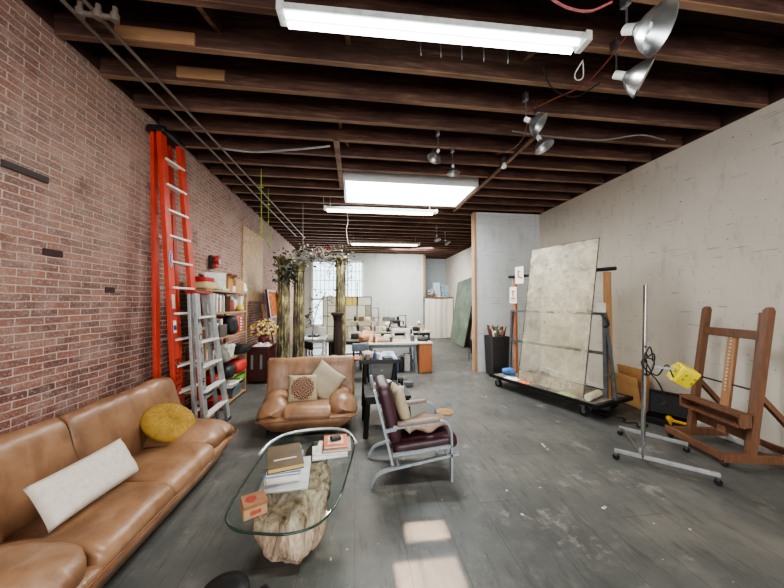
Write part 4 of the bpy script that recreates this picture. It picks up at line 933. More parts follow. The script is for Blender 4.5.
solo(MB().grid(lambda u, v: tuple(cart(1.31 + .09 * (u - .5) * (.5 + .5 * v) + .01 * math.sin(9 * u), T - .05 + .02 * math.sin(u * 12 + v * 2), .85 - .45 * v)), 12, 14), 'plastic_bag', plain((214, 210, 204), .5), 'limp white plastic bag hanging on the cart middle rail', 'bag', smooth='all')
# cardboard behind the cart
cd = []
for k, (o, w, h, y) in enumerate(((.0, .46, .56, 3.78), (.035, .40, .50, 3.72), (.07, .42, .44, 3.86))):
    M = Matrix.Translation((3.98 - o, y, h / 2 + .012)) @ Matrix.Rotation(-.14 - .03 * k, 4, 'Y') @ Matrix.Rotation(.02 * k, 4, 'X')
    bb_ = MB().box((0, 0, 0), (.012, w, h)); bb_.bm.transform(M)
    solo(bb_, 'cardboard_sheet', plain(((172, 128, 82), (160, 116, 74), (186, 142, 94))[k], .85, 0, .15, 4, .1), ('tall brown cardboard sheet flat against the white wall behind the cart', 'darker cardboard sheet in the middle of the leaning cardboard', 'lighter low cardboard sheet in front of the other cardboard')[k], 'cardboard')
# trash bin by the partition
tb = thing('trash_bin', 'tall black metal bin crammed with scraps against the white partition', 'bin', (2.93, 5.82, 0))
MB().loft([[(2.93 + sx * w, 5.82 + sy * w, z) for sx, sy in ((-1, -1), (1, -1), (1, 1), (-1, 1))] for z, w in ((0, .165), (.78, .19), (.80, .19), (.80, .175), (.70, .17))]).build('bin_body', DARK, tb)
MB().box((2.93, 5.63, .60), (.12, .008, .02)).build('handle', BLACK, tb)
r3 = random.Random(9)
for i in range(24):
    cc = r3.choice([('brown', (112, 78, 62)), ('pink', (170, 130, 122)), ('white', (214, 208, 198)), ('green', (82, 108, 74)), ('dull red', (124, 70, 58)), ('tan', (166, 136, 108))])
    x, y = 2.93 + r3.uniform(-.13, .13), 5.82 + r3.uniform(-.13, .13); L = r3.uniform(.12, .30)
    m = MB().bar((x, y, .70), (x + r3.uniform(-.09, .09), y + r3.uniform(-.09, .05), .74 + L), r3.uniform(.03, .07), .012).soft((x, y, .76 + L * .5), (.07, .06, .09), .02, 4, .01, 8)
    solo(m, 'wood_scrap', plain(cc[1], .7), '%s scrap sticking out of the tall black bin by the partition' % cc[0], 'scrap', 'scraps in the black bin', True)

# ------------------------------------------------------------------ GARMENT RACK with yellow box
gr = thing('garment_rack', 'single-post chrome rolling rack base in front of the easel', 'rack', (2.9, 2.55, 0))
L0, L1, K0, K1 = V((2.47, 2.57, .085)), V((2.97, 2.09, .085)), V((2.97, 3.02, .085)), V((3.30, 2.58, .085))
for a, b_ in ((L0, L1), (K0, K1)):
    br = MB().bar(a, b_, .03, .032, bev=.003).build('base_bar', ALU, gr)
    for p in (lerp(a, b_, .02), lerp(a, b_, .98)):
        w = MB().cyl(p + V((-.012, -.008, -.058)), p + V((.012, .008, -.058)), .027, seg=18).build('caster', BLACK, br, True)
        MB().tube([p + V((0, 0, -.045)), p + V((0, 0, 0))], .007).box(p + V((0, 0, -.035)), (.035, .03, .02)).build('caster_fork', STEEL, br)
PB = lerp(L0, L1, .30); PT = V((PB.x + .06, PB.y - .01, 1.66))
MB().bar(PB - V((0, 0, .015)), PT, .026, .026, up=(1, 0, 0), bev=.003).box(PB + V((0, 0, .06)), (.034, .034, .12)).build('post', CHROME, gr)
MB().bar(PB + V((0, 0, -.001)), lerp(K0, K1, .05) , .02, .016).build('cross_tie', STEEL, gr)
YB_ = aty(683, 375, 2.33)
ar0 = lerp(PB, PT, .53); MB().bar(ar0, V((YB_.x - .05, YB_.y, YB_.z + .05)), .018, .018).build('side_arm', STEEL, gr)
yb = thing('work_light_box', 'bright yellow electrical box tilted on the chrome rack arm', 'electrical box', (YB_.x, YB_.y, YB_.z - .1))
My = Matrix.Translation(YB_) @ Matrix.Rotation(.55, 4, 'Y') @ Matrix.Rotation(-.35, 4, 'Z') @ Matrix.Rotation(.45, 4, 'X')
m = MB(); m.soft((0, 0, 0), (.145, .13, .17), .014, 6); m.build('box_body', YELLOW, yb, True, M=My)
m = MB().soft((.01, -.065, .0), (.11, .02, .13), .008, 4).cyl((-.07, 0, .03), (-.10, 0, .03), .035, .03).cyl((.04, 0, .07), (.04, 0, .082), .025); m.build('outlet_cover', plain((206, 186, 30), .5), yb, True, M=My)
m = MB()
for x in (-.02, .05): m.box((x, -.076, .02), (.016, .004, .022)).box((x, -.076, -.025), (.016, .004, .022))
m.build('socket', plain((150, 132, 26), .5), yb, M=My)
pc = lerp(PB, PT, .57)
pts = []
for i in range(70):
    a = i * .55; rr = .055 + .035 * math.sin(i * .7 + .2 * math.sin(i)); pts.append(pc + V((rr * math.cos(a) * .8, -.04 + .015 * math.sin(i * 1.3), -.02 + rr * 1.5 * math.sin(a))))
pts = pts[:30] + [pc + V((.06, -.05, -.18)), pc + V((.14, -.04, -.30)), pc + V((.17, -.03, -.40)), pc + V((.12, -.03, -.42))]
solo(MB().tube(smooth_open(pts, 3), .006, 6), 'electric_cable', BLACK, 'black power cable coiled around the chrome rack post', 'cord', smooth='all')
solo(MB().tube(smooth_open([pc + V((.02, -.03, -.12)), pc + V((.1, -.035, -.15)), pc + V((.2, -.03, -.06)), YB_ + V((-.1, 0, -.02))], 6), .006, 6), 'electric_cable', BLACK, 'black cable looping from the rack post to the yellow box', 'cord', smooth='all')
p = atz(612, 418, 0)
ps = thing('power_strip', 'black power strip with a tangled cord on the floor near the cart', 'power strip', tuple(p), .4)
MB().soft((0, .12, .03), (.14, .2, .06), .015, 6).build('strip_body', BLACK, ps, True, world=False)
MB().tube(smooth_open([(0, .02, .02), (.08, -.1, .012), (-.06, -.16, .012), (.05, -.24, .012), (-.08, -.30, .012), (.08, -.34, .012), (.16, -.26, .012)], 6), .008, 6).build('cord', BLACK, ps, 'all', world=False)
# tool case on the floor by the wall
p = (3.82, 3.22, 0)
tc_ = thing('tool_case', 'open black plastic tool case on the floor behind the easel', 'tool case', p, math.radians(-62))
MB().box((0, 0, .006), (.40, .28, .012)).box((-.195, 0, .04), (.012, .28, .08), bev=.003).box((.195, 0, .04), (.012, .28, .08), bev=.003).box((0, -.135, .04), (.4, .012, .08), bev=.003).box((0, .135, .04), (.4, .012, .08), bev=.003).box((.05, .09, .03), (.012, .08, .05)).build('case_tray', BLACK, tc_, world=False)
Ml = Matrix.Translation((0, .15, .075)) @ Matrix.Rotation(-.25, 4, 'X')
MB().box((0, 0, .14), (.4, .02, .28), bev=.006).box((0, -.03, .27), (.4, .06, .012)).box((-.195, -.03, .14), (.012, .06, .27)).box((.195, -.03, .14), (.012, .06, .27)).box((0, -.03, .006), (.4, .06, .012)).build('case_lid', plain((40, 44, 46), .4), tc_, world=False, M=Ml)
dl = thing('cordless_drill', 'yellow and black power drill lying in the open black tool case', 'drill', (3.80, 3.16, .014), .9)
MB().tube([(-.10, 0, .06), (.06, 0, .06)], .035, 14, taper=[.036, .032]).bar((-.05, 0, .06), (-.09, -.13, .05), .045, .05, bev=.01).build('drill_body', plain((222, 170, 30), .5), dl, True, world=False)
MB().tube([(.06, 0, .06), (.12, 0, .06)], .02, 12, taper=[.024, .014]).box((-.095, -.16, .05), (.09, .06, .07), bev=.008).build('chuck_and_battery', BLACK, dl, True, world=False)

# ------------------------------------------------------------------ EASEL
ea = thing('studio_easel', 'large reddish wooden H-frame studio easel on castors by the white wall', 'easel', (3.6, 2.6, 0))
EW = V((.21, .978, 0)); EB = V((.978, -.21, 0)); EO = V((3.32, 2.31, 0))
def ez(w, b_, z): return EO + EW * w + EB * b_ + V((0, 0, z))
ME = Matrix((EW, EB, V((0, 0, 1)))).transposed()
W_ = .62
def beam(name, a, b_, w, h, up=(0, 0, 1), mat=EASEL, par=None): return MB().bar(a, b_, w, h, up=up, bev=.004).build(name, mat, par or ea)
for w in (.02, W_ - .02):
    sk_ = beam('skid', ez(w, -.0, .085), ez(w, .80, .085), .055, .075)
    for q_ in (.03, .77):
        c0 = ez(w, q_, .025); cs = MB().cyl(c0 - EW * .012, c0 + EW * .012, .025, seg=16).build('caster', BLACK, sk_, True)
beam('front_rail', ez(-.0, .0, .10), ez(W_, .0, .10), .03, .07)
for w in (.02, W_ - .02):
    beam('post', ez(w, .24, .10), ez(w, .44, 1.43), .05, .065, up=EB)
    MB().soft(ez(w, .443, 1.432), (.05, .065, .045), .022, 6, M=ME).build('post_cap', EASEL, ea, 'all')
beam('rear_post', ez(.09, .30, .12), ez(.09, .47, 1.40), .035, .06, up=EB)
lean = lambda z: .24 + .20 * (z - .10) / 1.35
beam('upper_crossbar', ez(0, lean(1.19), 1.19), ez(W_, lean(1.19), 1.19), .035, .085)
beam('lower_crossbar', ez(0, lean(.26) + .03, .26), ez(W_, lean(.26) + .03, .26), .03, .10)
MB().tube([ez(0, lean(.68) + .03, .68), ez(W_, lean(.68) + .03, .68)], .009, 8).build('tie_rod', BLKMETAL, ea, True)
beam('mast', ez(W_ / 2, lean(.2) + .03, .2), ez(W_ / 2, lean(1.23) + .02, 1.23), .085, .03, up=EB, mat=wood((150, 104, 72), (186, 142, 102), 2))
m = MB()
for i in range(16): zz = .62 + .035 * i; m.box(ez(W_ / 2, lean(zz) + .003, zz), (.02, .004, .016), ME)
m.build('ratchet_strip', plain((206, 190, 160), .6), ea)
# open tray
zt = .42
b = MB()
b.box(ez(W_ / 2, lean(zt) - .09, zt - .055), (.60, .10, .016), ME).box(ez(W_ / 2, lean(zt) - .09, zt + .055), (.60, .10, .016), ME)
b.box(ez(W_ / 2, lean(zt) - .043, zt), (.60, .014, .11), ME).box(ez(.01, lean(zt) - .09, zt), (.018, .10, .12), ME).box(ez(W_ - .01, lean(zt) - .09, zt), (.018, .10, .12), ME)
b.box(ez(W_ / 2, lean(zt) - .14, zt + .05), (.60, .016, .035), ME).box(ez(W_ / 2, lean(zt) - .14, zt - .05), (.60, .016, .03), ME)
b.build('tray', EASEL, ea)
beam('brace', ez(.02, lean(.66), .66), ez(.02, .78, .12), .045, .045); beam('brace', ez(W_ - .02, lean(.66), .66), ez(W_ - .02, .78, .12), .045, .045)
beam('rear_rail', ez(0, .66, .10), ez(W_, .66, .10), .03, .06)
p = atz(445, 412, 0); single(MB().lathe([(0, 0), (.115, 0), (.12, .006), (.115, .012), (.02, .012), (.018, .018), (0, .018)], seg=28), 'wooden_disc', plain((156, 122, 78), .7), 'flat tan wooden disc lying on the grey floor past the burgundy chair', 'disc', tuple(p))
# ------------------------------------------------------------------ COLUMNS AND VINE ARCH
def column(x, y, h, r, label, mat, group=None, cap=True):
    t = thing('fluted_column', label, 'column', (x, y, 0), 0, group)
    MB().box((0, 0, .04), (r * 2.9, r * 2.9, .08), bev=.006).lathe([(r * 1.35, .08), (r * 1.4, .12), (r * 1.15, .15), (r * 1.1, .18)], seg=32).build('plinth', mat, t, True, world=False)
    MB().lathe([(r * 1.02, .17), (r, h * .4), (r * .9, h - .16)], seg=28, flute=.05).build('shaft', mat, t, world=False)
    MB().lathe([(r * .9, h - .17), (r * 1.1, h - .15), (r * .98, h - .13), (r * 1.15, h - .08), (r * 1.35, h - .05)], seg=32).box((0, 0, h - .025), (r * 2.9, r * 2.9, .05), bev=.005).build('capital', mat, t, True, world=False)
    return t
DG = m_gilt
column(-1.45, 6.25, 2.42, .122, 'flaking gold and dark fluted column nearest the brick wall, topped by leafy vine', GILT)
column(-1.165, 6.35, 2.30, .112, 'yellow gold fluted column in the middle of the three tall columns', GILT)
column(-.30, 6.3, 2.46, .108, 'flaking gold tall column standing behind the short dark pillar', GILT)
column(-.34, 5.95, 1.30, .085, 'short dark brown pillar in front of the right gold column', DARKWOOD)
va = thing('vine_arch', 'arching twiggy vine with dark leaves joining the gold columns', 'vine', (-.85, 6.3, 2.3))
rv = random.Random(21); tw = MB(); lf = MB(); lf2 = MB(); bl = MB()
def arc(t, dx=0, dy=0, dz=0): return V((-1.55 + 1.42 * t + dx, 6.22 + dy, 2.36 + .10 * math.sin(PI * t) + dz))
for k in range(16):
    a0, a1 = sorted((rv.uniform(-.05, .8), rv.uniform(.2, 1.1))); pts = []
    ox, oy, oz = rv.uniform(-.05, .05), rv.uniform(-.18, .15), rv.uniform(-.14, .16)
    for i in range(7): t = a0 + (a1 - a0) * i / 6; pts.append(arc(t, ox + rv.uniform(-.05, .05), oy + rv.uniform(-.06, .06), oz + rv.uniform(-.07, .07)))
    tw.tube(smooth_open(pts, 4), rv.uniform(.005, .012), 5)
def leaf(mb, p, s):
    d = V((rv.uniform(-1, 1), rv.uniform(-1, 1), rv.uniform(-1, .6))).normalized(); u = d.cross(V((rv.uniform(-1, 1), rv.uniform(-1, 1), rv.uniform(-1, 1)))).normalized(); w = d.cross(u)
    mb._add([p, p + d * s * .5 + u * s * .28 + w * s * .08, p + d * s, p + d * s * .5 - u * s * .28 + w * s * .08], [(0, 1, 2, 3)])
for i in range(200): t = rv.uniform(-.02, 1.02); leaf(lf, arc(t, rv.gauss(0, .05), rv.gauss(0, .14), rv.gauss(.02, .12)), rv.uniform(.05, .10))
for i in range(260): leaf(lf, V((-1.44 + rv.gauss(.06, .09), 6.2 + rv.gauss(0, .12), 2.1 + rv.gauss(0, .13))), rv.uniform(.06, .14))
for i in range(60): t = rv.uniform(.2, 1); leaf(lf2, arc(t, rv.gauss(0, .06), rv.gauss(0, .14), rv.gauss(0.03, .12)), rv.uniform(.04, .08))
for i in range(60): leaf(lf, V((-.30 + rv.gauss(0, .13), 6.28 + rv.gauss(0, .1), 2.1 + rv.gauss(0, .2))), rv.uniform(.04, .08))
for k in range(8):
    x = rv.uniform(-.5, -.05); y = 6.25 + rv.uniform(-.1, .1); pts = [V((x, y, 2.42))]
    for i in range(4): pts.append(pts[-1] + V((rv.uniform(-.09, .09), rv.uniform(-.05, .05), rv.uniform(-.2, -.02))))
    tw.tube(smooth_open(pts, 4), .005, 5)
for i in range(8): t = .45 + .3 * rv.random(); bl.lathe([(0, 0), (.025, .01), (.03, .03), (.01, .05)], aim(arc(t, 0, rv.gauss(0, .1), .1 + rv.gauss(0, .05)), (rv.uniform(-1, 1), -1, .5)), 8)
tw.build('twigs', plain((150, 144, 136), .6), va, True); lf.build('leaves', plain((52, 60, 48), .6, 0, .3, 6), va); lf2.build('pale_leaves', plain((196, 200, 196), .5), va); bl.build('red_blossoms', plain((120, 40, 44), .6), va, True)
# green climbing stem by the window behind
ft = thing('wire_tree', 'thin bare wire tree with silver leaves in front of the back window', 'tree', (-1.05, 7.4, 0))
m = MB(); m.tube(smooth_open([(-1.05, 7.4, .02), (-1.03, 7.4, .6), (-.98, 7.4, 1.1), (-.86, 7.4, 1.5), (-.7, 7.4, 1.75)], 5), .012, 6)
lv = MB()
for i in range(9):
    z = .9 + .1 * i; x = -1.0 + .3 * (z - .9) / .85; d = rv.choice((-1, 1)); m.tube(smooth_open([(x, 7.4, z), (x + d * .12, 7.38, z + .06), (x + d * .22, 7.4, z + .02)], 4), .006, 5)
    for j in range(4): leaf(lv, V((x + d * rv.uniform(.08, .24), 7.39, z + rv.uniform(-.02, .08))), .09)
m.lathe([(.14, 0), (.14, .02), (.02, .03)], Matrix.Translation((-1.05, 7.4, 0)), 20).build('stem', plain((120, 116, 106), .6), ft, True); lv.build('leaves', plain((104, 112, 108), .6), ft)

# ------------------------------------------------------------------ LEADED PANEL
lp = thing('leaded_glass_panel', 'large leaded glass screen with pale panes and yellow panes', 'glass panel', (-.23, 9.0, 0))
PX0, PX1, PZ0, PZ1 = -.95, .49, .40, 1.66
gx = lambda u: PX0 + (PX1 - PX0) * u
gz_ = lambda v: PZ0 + (PZ1 - PZ0) * v
cream = m_paintedglass((226, 222, 196), .75, .9); t_ = NT('pale_opal_glass'); OPAL = t_.pbr(srgb(224, 222, 196), .25, 0, None, .5, Emission_Color=srgb(224, 224, 200), Emission_Strength=.12); t_ = NT('yellow_opal_glass'); YOP = t_.pbr(srgb(232, 200, 66), .25, 0, None, .5, Emission_Color=srgb(232, 200, 60), Emission_Strength=.12)  # both pane materials carry a faint glow of their own, without any lamp
GRYP = plain((170, 168, 140), .3); pan = [(0, .09, 0, .55), (0, .09, .55, 1), (.09, .33, .62, .8), (.09, .33, .8, 1), (.33, .53, .8, 1, 'y'), (.53, .78, .8, 1, 'y'), (.78, 1, .8, 1), (.33, .88, .45, .8), (.88, 1, .45, .8, 'g'), (.09, .33, .3, .62), (.09, .5, 0, .3), (.33, .66, .3, .45), (.5, .8, 0, .3), (.66, 1, .3, .45), (.8, 1, 0, .3)]
for q_ in pan:
    u0, u1, v0, v1 = q_[:4]; mt = {'y': YOP, 'g': GRYP}.get(q_[4] if len(q_) > 4 else '', OPAL)
    if len(q_) > 4 and q_[4] == 'y': u0, u1 = (.47, .60) if u0 < .5 else (.60, .72)
    if (u0, v0) == (.09, .8): u1 = .47
    if (u0, v0) == (.78, .8): u0 = .72
    MB().box(((gx(u0) + gx(u1)) / 2, 9.0, (gz_(v0) + gz_(v1)) / 2), (gx(u1) - gx(u0) - .012, .006, gz_(v1) - gz_(v0) - .012)).build('glass_pane', mt, lp)
b = MB()
for (u0, v0, u1, v1) in ((.09, 0, .09, 1), (0, .55, .09, .55), (.09, .8, 1, .8), (.47, .8, .47, 1), (.60, .8, .60, 1), (.72, .8, .72, 1), (.33, .3, .33, .8), (.88, .45, .88, .8), (.09, .62, .33, .62), (.09, .3, 1, .3), (.33, .45, 1, .45), (.66, .3, .66, .45), (.5, 0, .5, .3), (.8, 0, .8, .3)):
    b.bar((gx(u0), 9, gz_(v0)), (gx(u1), 9, gz_(v1)), .014, .014)
b.build('lead_came', BLKMETAL, lp)
b = MB()
for x in (PX0, PX1): b.box((x, 9, .83), (.025, .03, 1.66))
for z in (PZ0, PZ1): b.box(((PX0 + PX1) / 2, 9, z), (PX1 - PX0 + .025, .03, .025))
b.build('frame', BLKMETAL, lp)
b = MB()
for x in (PX0, PX1): b.box((x, 9, .012), (.05, .45, .024))
b.build('foot', BLKMETAL, lp)
solo(MB().tube([(.06, 8.7, 0), (.06, 8.7, 2.1)], .014, 8).lathe([(.13, 0), (.13, .02), (.02, .04)], Matrix.Translation((.06, 8.7, 0)), 20), 'metal_pole', BLKMETAL, 'thin dark upright pole standing in front of the leaded glass screen', 'pole', smooth=True)

# ------------------------------------------------------------------ WORKBENCHES
def table(name, label, x0, x1, y0, y1, z, top_m, leg_m, lw=.05, splay=0.0, shelf=None):
    t = thing(name, label, 'table', ((x0 + x1) / 2, (y0 + y1) / 2, 0))
    MB().box(((x0 + x1) / 2, (y0 + y1) / 2, z - .018), (x1 - x0, y1 - y0, .036), bev=.004).build('table_top', top_m, t)
    for x in (x0 + .07, x1 - .07):
        for y in (y0 + .08, y1 - .08):
            s = splay if x > (x0 + x1) / 2 else -splay; MB().bar((x + s, y, 0), (x, y, z - .036), lw, lw, up=(0, 1, 0)).build('leg', leg_m, t)
        MB().bar((x, y0 + .08, z * .35), (x, y1 - .08, z * .35), lw * .6, lw * .7).build('stretcher', leg_m, t)
    MB().bar((x0 + .07, y1 - .08, z * .35), (x1 - .07, y1 - .08, z * .35), lw * .6, lw * .7).build('stretcher', leg_m, t)
    MB().box(((x0 + x1) / 2, y0 + .07, z - .07), (x1 - x0 - .14, .02, .07)).box(((x0 + x1) / 2, y1 - .07, z - .07), (x1 - x0 - .14, .02, .07)).build('apron', leg_m, t)
    return t
BGREY = plain((112, 124, 132), .5, .2); BZ = .655
table('sewing_table', 'pale topped sewing table on blue grey steel legs', .28, 1.32, 6.05, 6.75, BZ, plain((216, 204, 184), .6), BGREY, .05, .04)
oc = thing('end_cabinet', 'orange brown wooden cabinet at the right end of the sewing table', 'cabinet', (1.48, 6.4, 0))
MB().box((1.48, 6.4, .315), (.28, .62, .60), bev=.004).build('cabinet_body', ORANGEW, oc); MB().box((1.485, 6.4, .636), (.31, .66, .03), bev=.004).build('cabinet_top', plain((206, 196, 176), .6), oc)
MB().box((1.48, 6.087, .32), (.24, .012, .54), bev=.003).build('door', ORANGEW, oc)
table('cutting_table', 'dark wooden table at the left end of the workbench row', -.62, .20, 6.55, 7.4, .66, plain((120, 110, 100), .6), DARKWOOD)
table('long_worktable', 'long work table behind the sewing table', -.1, 2.0, 7.5, 8.3, .74, plain((206, 196, 178), .6), DARK)
for x in (-.05, .9, 1.9): pass
shf = thing('table_shelf', 'long low pale shelf standing at the back of the long work table', 'shelf', (.6, 8.15, .741))
MB().box((.6, 8.15, .97), (1.4, .2, .03)).build('shelf_board', plain((206, 184, 160), .7), shf)
for x in (-.08, .6, 1.28): MB().box((x, 8.15, .848), (.03, .18, .214)).build('support', plain((196, 174, 150), .7), shf)
# leather hides / cloth heaped on the bench
solo(MB().grid(lambda u, v: (.32 + .42 * u - .25 * (1 - v), 6.35 + .34 * v - .1 * u, BZ + .01 + (.24 - .19 * u) * (1 - (2 * v - 1) ** 2) ** .5 * (1 - .6 * u ** 2) * (1 if u > .03 else .2) + .03 * noise.noise(V((u * 8, v * 6, 3)))), 34, 16), 'hide', plain((192, 152, 116), .7, 0, .14, 7, .2), 'big tan leather hide draped across the sewing table', 'leather hide', smooth='all')
loose('leather_roll', 'roll', (.22, 6.30, BZ + .001), (.30, .12, .1), plain((140, 96, 70), .6), 'brown roll of leather at the left end of the tan hide', 'leather roll', .9)
def sewing(x, y, z, label, rot=0.0, mat=plain((196, 196, 194), .4)):
    t = thing('sewing_machine', label, 'sewing machine', (x, y, z), rot)
    MB().box((0, 0, .02), (.42, .18, .04), bev=.008).build('bed', mat, t, world=False)
    MB().box((.15, 0, .15), (.11, .13, .24), bev=.02).box((-.02, 0, .235), (.36, .11, .085), bev=.02).box((-.17, 0, .18), (.07, .10, .14), bev=.015).build('machine_arm', mat, t, world=False)
    MB().cyl((.21, 0, .21), (.245, 0, .21), .055, seg=20).build('hand_wheel', DARK, t, True, world=False)
    MB().tube([(-.17, 0, .12), (-.17, 0, .045)], .006).tube([(.05, 0, .27), (.05, 0, .33)], .004).lathe([(.02, .28), (.014, .30), (.018, .33)], Matrix.Translation((.05, 0, 0)), 12).build('needle_bar', STEEL, t, True, world=False)
    return t
sewing(.98, 6.30, BZ, 'grey sewing machine at the right end of the sewing table')
sewing(1.05, 7.75, .741, 'dark sewing machine on the long work table', .3, DARK)
def stand(x, y, z, h, label):
    t = thing('thread_stand', label, 'thread stand', (x, y, z)); MB().lathe([(.06, 0), (.06, .012), (.01, .02)], seg=18).tube([(0, 0, .01), (0, 0, h)], .009, 8).build('post', BLKMETAL, t, True, world=False)
    MB().tube([(-.17, 0, h - .02), (.02, 0, h - .02)], .007).tube([(-.15, 0, h * .55), (.02, 0, h * .55)], .007).build('guide_arm', BLKMETAL, t, True, world=False)
    MB().lathe([(.03, h * .56), (.022, h * .7), (.012, h * .74)], Matrix.Translation((-.1, 0, 0)), 14).build('thread_cone', CREAM, t, True, world=False); return t
stand(1.15, 6.62, BZ, .56, 'black thread stand at the right of the sewing table')
stand(.62, 7.9, .741, .62, 'black thread stand on the long work table, beside the leaded screen')
def lamp(x, y, z, h, label, mat=WHITE, rot=0):
    t = thing('desk_lamp', label, 'desk lamp', (x, y, z), rot); MB().lathe([(.07, 0), (.07, .015), (.015, .03)], seg=20).build('base', mat, t, True, world=False)
    MB().tube(smooth_open([(0, 0, .02), (.05, 0, h * .5), (.02, 0, h * .9), (-.06, 0, h)], 5), .008, 8).build('arm', STEEL, t, 'all', world=False)
    MB().lathe([(.02, 0), (.03, .03), (.075, .12), (.07, .12), (.02, .035)], aim((-.07, 0, h), (-.6, -.3, -.6)), 20).build('lamp_shade', mat, t, True, world=False); return t
lamp(.84, 6.62, BZ, .40, 'white bent-arm desk lamp in the middle of the sewing table'); lamp(1.45, 6.62, .652, .42, 'white desk lamp near the end cabinet', WHITE, 1.2)
items = [('thread_cone', 'bottle', (1.15, 6.42), (.07, .07, .16), (214, 190, 90), 'yellow bottle beside the grey sewing machine', 'bottle'), ('black_pouch', 'bag', (1.47, 6.35), (.24, .22, .08), (34, 34, 36), 'black pouch on the orange brown end cabinet', 'pouch'),
    ('tin', 'jar', (1.23, 6.25), (.09, .09, .13), (92, 92, 94), 'dark jar right of the grey sewing machine', 'jar'), ('white_box', 'carton', (.72, 6.45), (.16, .12, .13), (222, 220, 214), 'white box between hide and sewing machine', 'box'),
    ('glue_bottle', 'bottle', (1.27, 6.50), (.06, .06, .2), (206, 200, 190), 'white glue bottle near the thread stand', 'bottle'), ('paper_stack', 'carton', (.45, 6.62), (.26, .2, .12), (188, 176, 160), 'stack of pale paper behind the tan hide', 'paper stack')]
for nm, kd, (x, y), d, c_, lb, ct_ in items: loose(nm, kd, (x, y, BZ + .001 if x < 1.33 else .652), d, plain(c_, .6), lb, ct_, R.uniform(-.4, .4))
r4 = random.Random(31)
CN_ = [('white', (222, 218, 210)), ('black', (40, 38, 38)), ('grey', (140, 138, 134)), ('tan', (190, 160, 128)), ('brown', (120, 92, 74)), ('steel grey', (110, 118, 126)), ('cream', (216, 204, 182))]
KN = [('jar', 'jar', .09, .13), ('bottle', 'bottle', .07, .18), ('carton', 'carton', .16, .12), ('bundle', 'bag', .18, .12)]
for i in range(18):
    cn, cc = CN_[i % 7]; kn, kd, w, h = KN[i % 4]; x = -.02 + .108 * i; y = 7.62 + .22 * ((i * 5) % 3) / 2
    if abs(x - 1.05) < .3 and True: y = 7.56
    loose(kn, kd, (x, y, .742), (w, w, h), plain(cc, .6), '%s %s, %s from the columns along the front of the long work table' % (cn, kn, (ORD + ['seventeenth', 'eighteenth'])[i]), kn, r4.uniform(-.5, .5), 'clutter along the long work table')
for i in range(8):
    cn, cc = CN_[(i * 3 + 1) % 7]; kn, kd, w, h = KN[(i + 1) % 4]; loose(kn, kd, (-.0 + .17 * i, 8.14, .986), (w * .9, w * .9, h * .9), plain(cc, .6), '%s %s standing %s on the low pale shelf' % (cn, kn, ORD[i]), kn, r4.uniform(-.4, .4), 'things on the low pale shelf')
for i in range(6):
    cn, cc = CN_[(i * 2) % 7]; kn, kd, w, h = KN[(i + 2) % 4]; loose(kn, kd, (-.52 + .13 * i, 6.8 + .2 * (i % 2), .661), (w, w, h), plain(cc, .6), '%s %s %s from the left on the dark wooden table' % (cn, kn, ORD[i]), kn, r4.uniform(-.4, .4), 'clutter on the dark wooden table')
for i in range(6):   # stored under the benches
    cn, cc = (('black', (36, 36, 38)), ('grey', (96, 98, 100)), ('black', (30, 30, 32)), ('blue', (64, 80, 112)), ('black', (40, 38, 38)), ('white', (206, 204, 200)))[i]
    loose('crate', 'open_box' if i % 2 else 'case', (.46 + .135 * i, 6.30 + .08 * (i % 3), 0), (.115, .2, .24 + .06 * (i % 3)), plain(cc, .6), '%s box stored %s from the left under the sewing table' % (cn, ORD[i]), 'box', 0, 'boxes under the sewing table')
# chairs by the bench
def simple_chair(x, y, rot, label, seat_m, back_m, leg_m):
    t = thing('work_chair', label, 'chair', (x, y, 0), rot)
    MB().soft((0, 0, .42), (.32, .34, .035), .015, 6).build('seat', seat_m, t, True, world=False); MB().soft((0, .18, .66), (.31, .03, .15), .013, 6).build('backrest', back_m, t, True, world=False)
    for sx in (-1, 1):
        for sy in (-1, 1): MB().bar((sx * .13, sy * .14, .41), (sx * .16, sy * .18, 0), .028, .028).build('leg', leg_m, t, world=False)
        MB().bar((sx * .12, .165, .41), (sx * .12, .185, .72), .025, .015).build('back_post', leg_m, t, world=False)
    return t
simple_chair(.10, 5.72, PI, 'work chair with wooden seat and grey back at the bench', ORANGEW, plain((106, 116, 126), .5), BLKMETAL)
simple_chair(-.74, 5.98, 2.2, 'all black chair left of the short dark pillar', BLACK, BLACK, BLACK)
table('white_low_table', 'low white table holding a black tray in front of the back window', -1.35, -.75, 7.7, 8.72, .56, plain((216, 226, 236), .4), WHITE)
loose('black_tray', 'case', (-1.12, 8.3, .561), (.3, .22, .05), BLACK, 'flat black tray on the low white table', 'tray')
lamp(-1.2, 8.5, .561, .6, 'dark bent desk lamp on the low white table', DARK)
loose('white_carton', 'carton', (-.92, 8.5, .561), (.2, .2, .24), WHITE, 'white carton at the back of the low white table', 'carton')
DT = [('brown_bottle', 'bottle', (.40, 6.16), (.06, .06, .17), (110, 72, 50), 'brown glass bottle at the front left of the sewing table', 'bottle'), ('fabric_bolt', 'roll', (.60, 6.18), (.26, .07, .07), (150, 128, 112), 'grey fabric bolt lying at the front edge of the sewing table', 'fabric bolt'),
    ('scissor_tin', 'jar', (.76, 6.22), (.07, .07, .10), (70, 70, 74), 'dark tin standing just left of the grey sewing machine', 'tin'), ('cloth_heap', 'cloth', (.98, 6.52), (.30, .2, .10), (190, 172, 150), 'pale cloth heap behind the grey sewing machine', 'cloth'),
    ('black_spool', 'jar', (.74, 6.62), (.08, .08, .11), (40, 38, 40), 'black spool beside the middle desk lamp', 'spool')]
for nm, kd, (x, y), d, c_, lb, ct_ in DT: loose(nm, kd, (x, y, BZ + .001), d, plain(c_, .6), lb, ct_, R.uniform(-.3, .3))
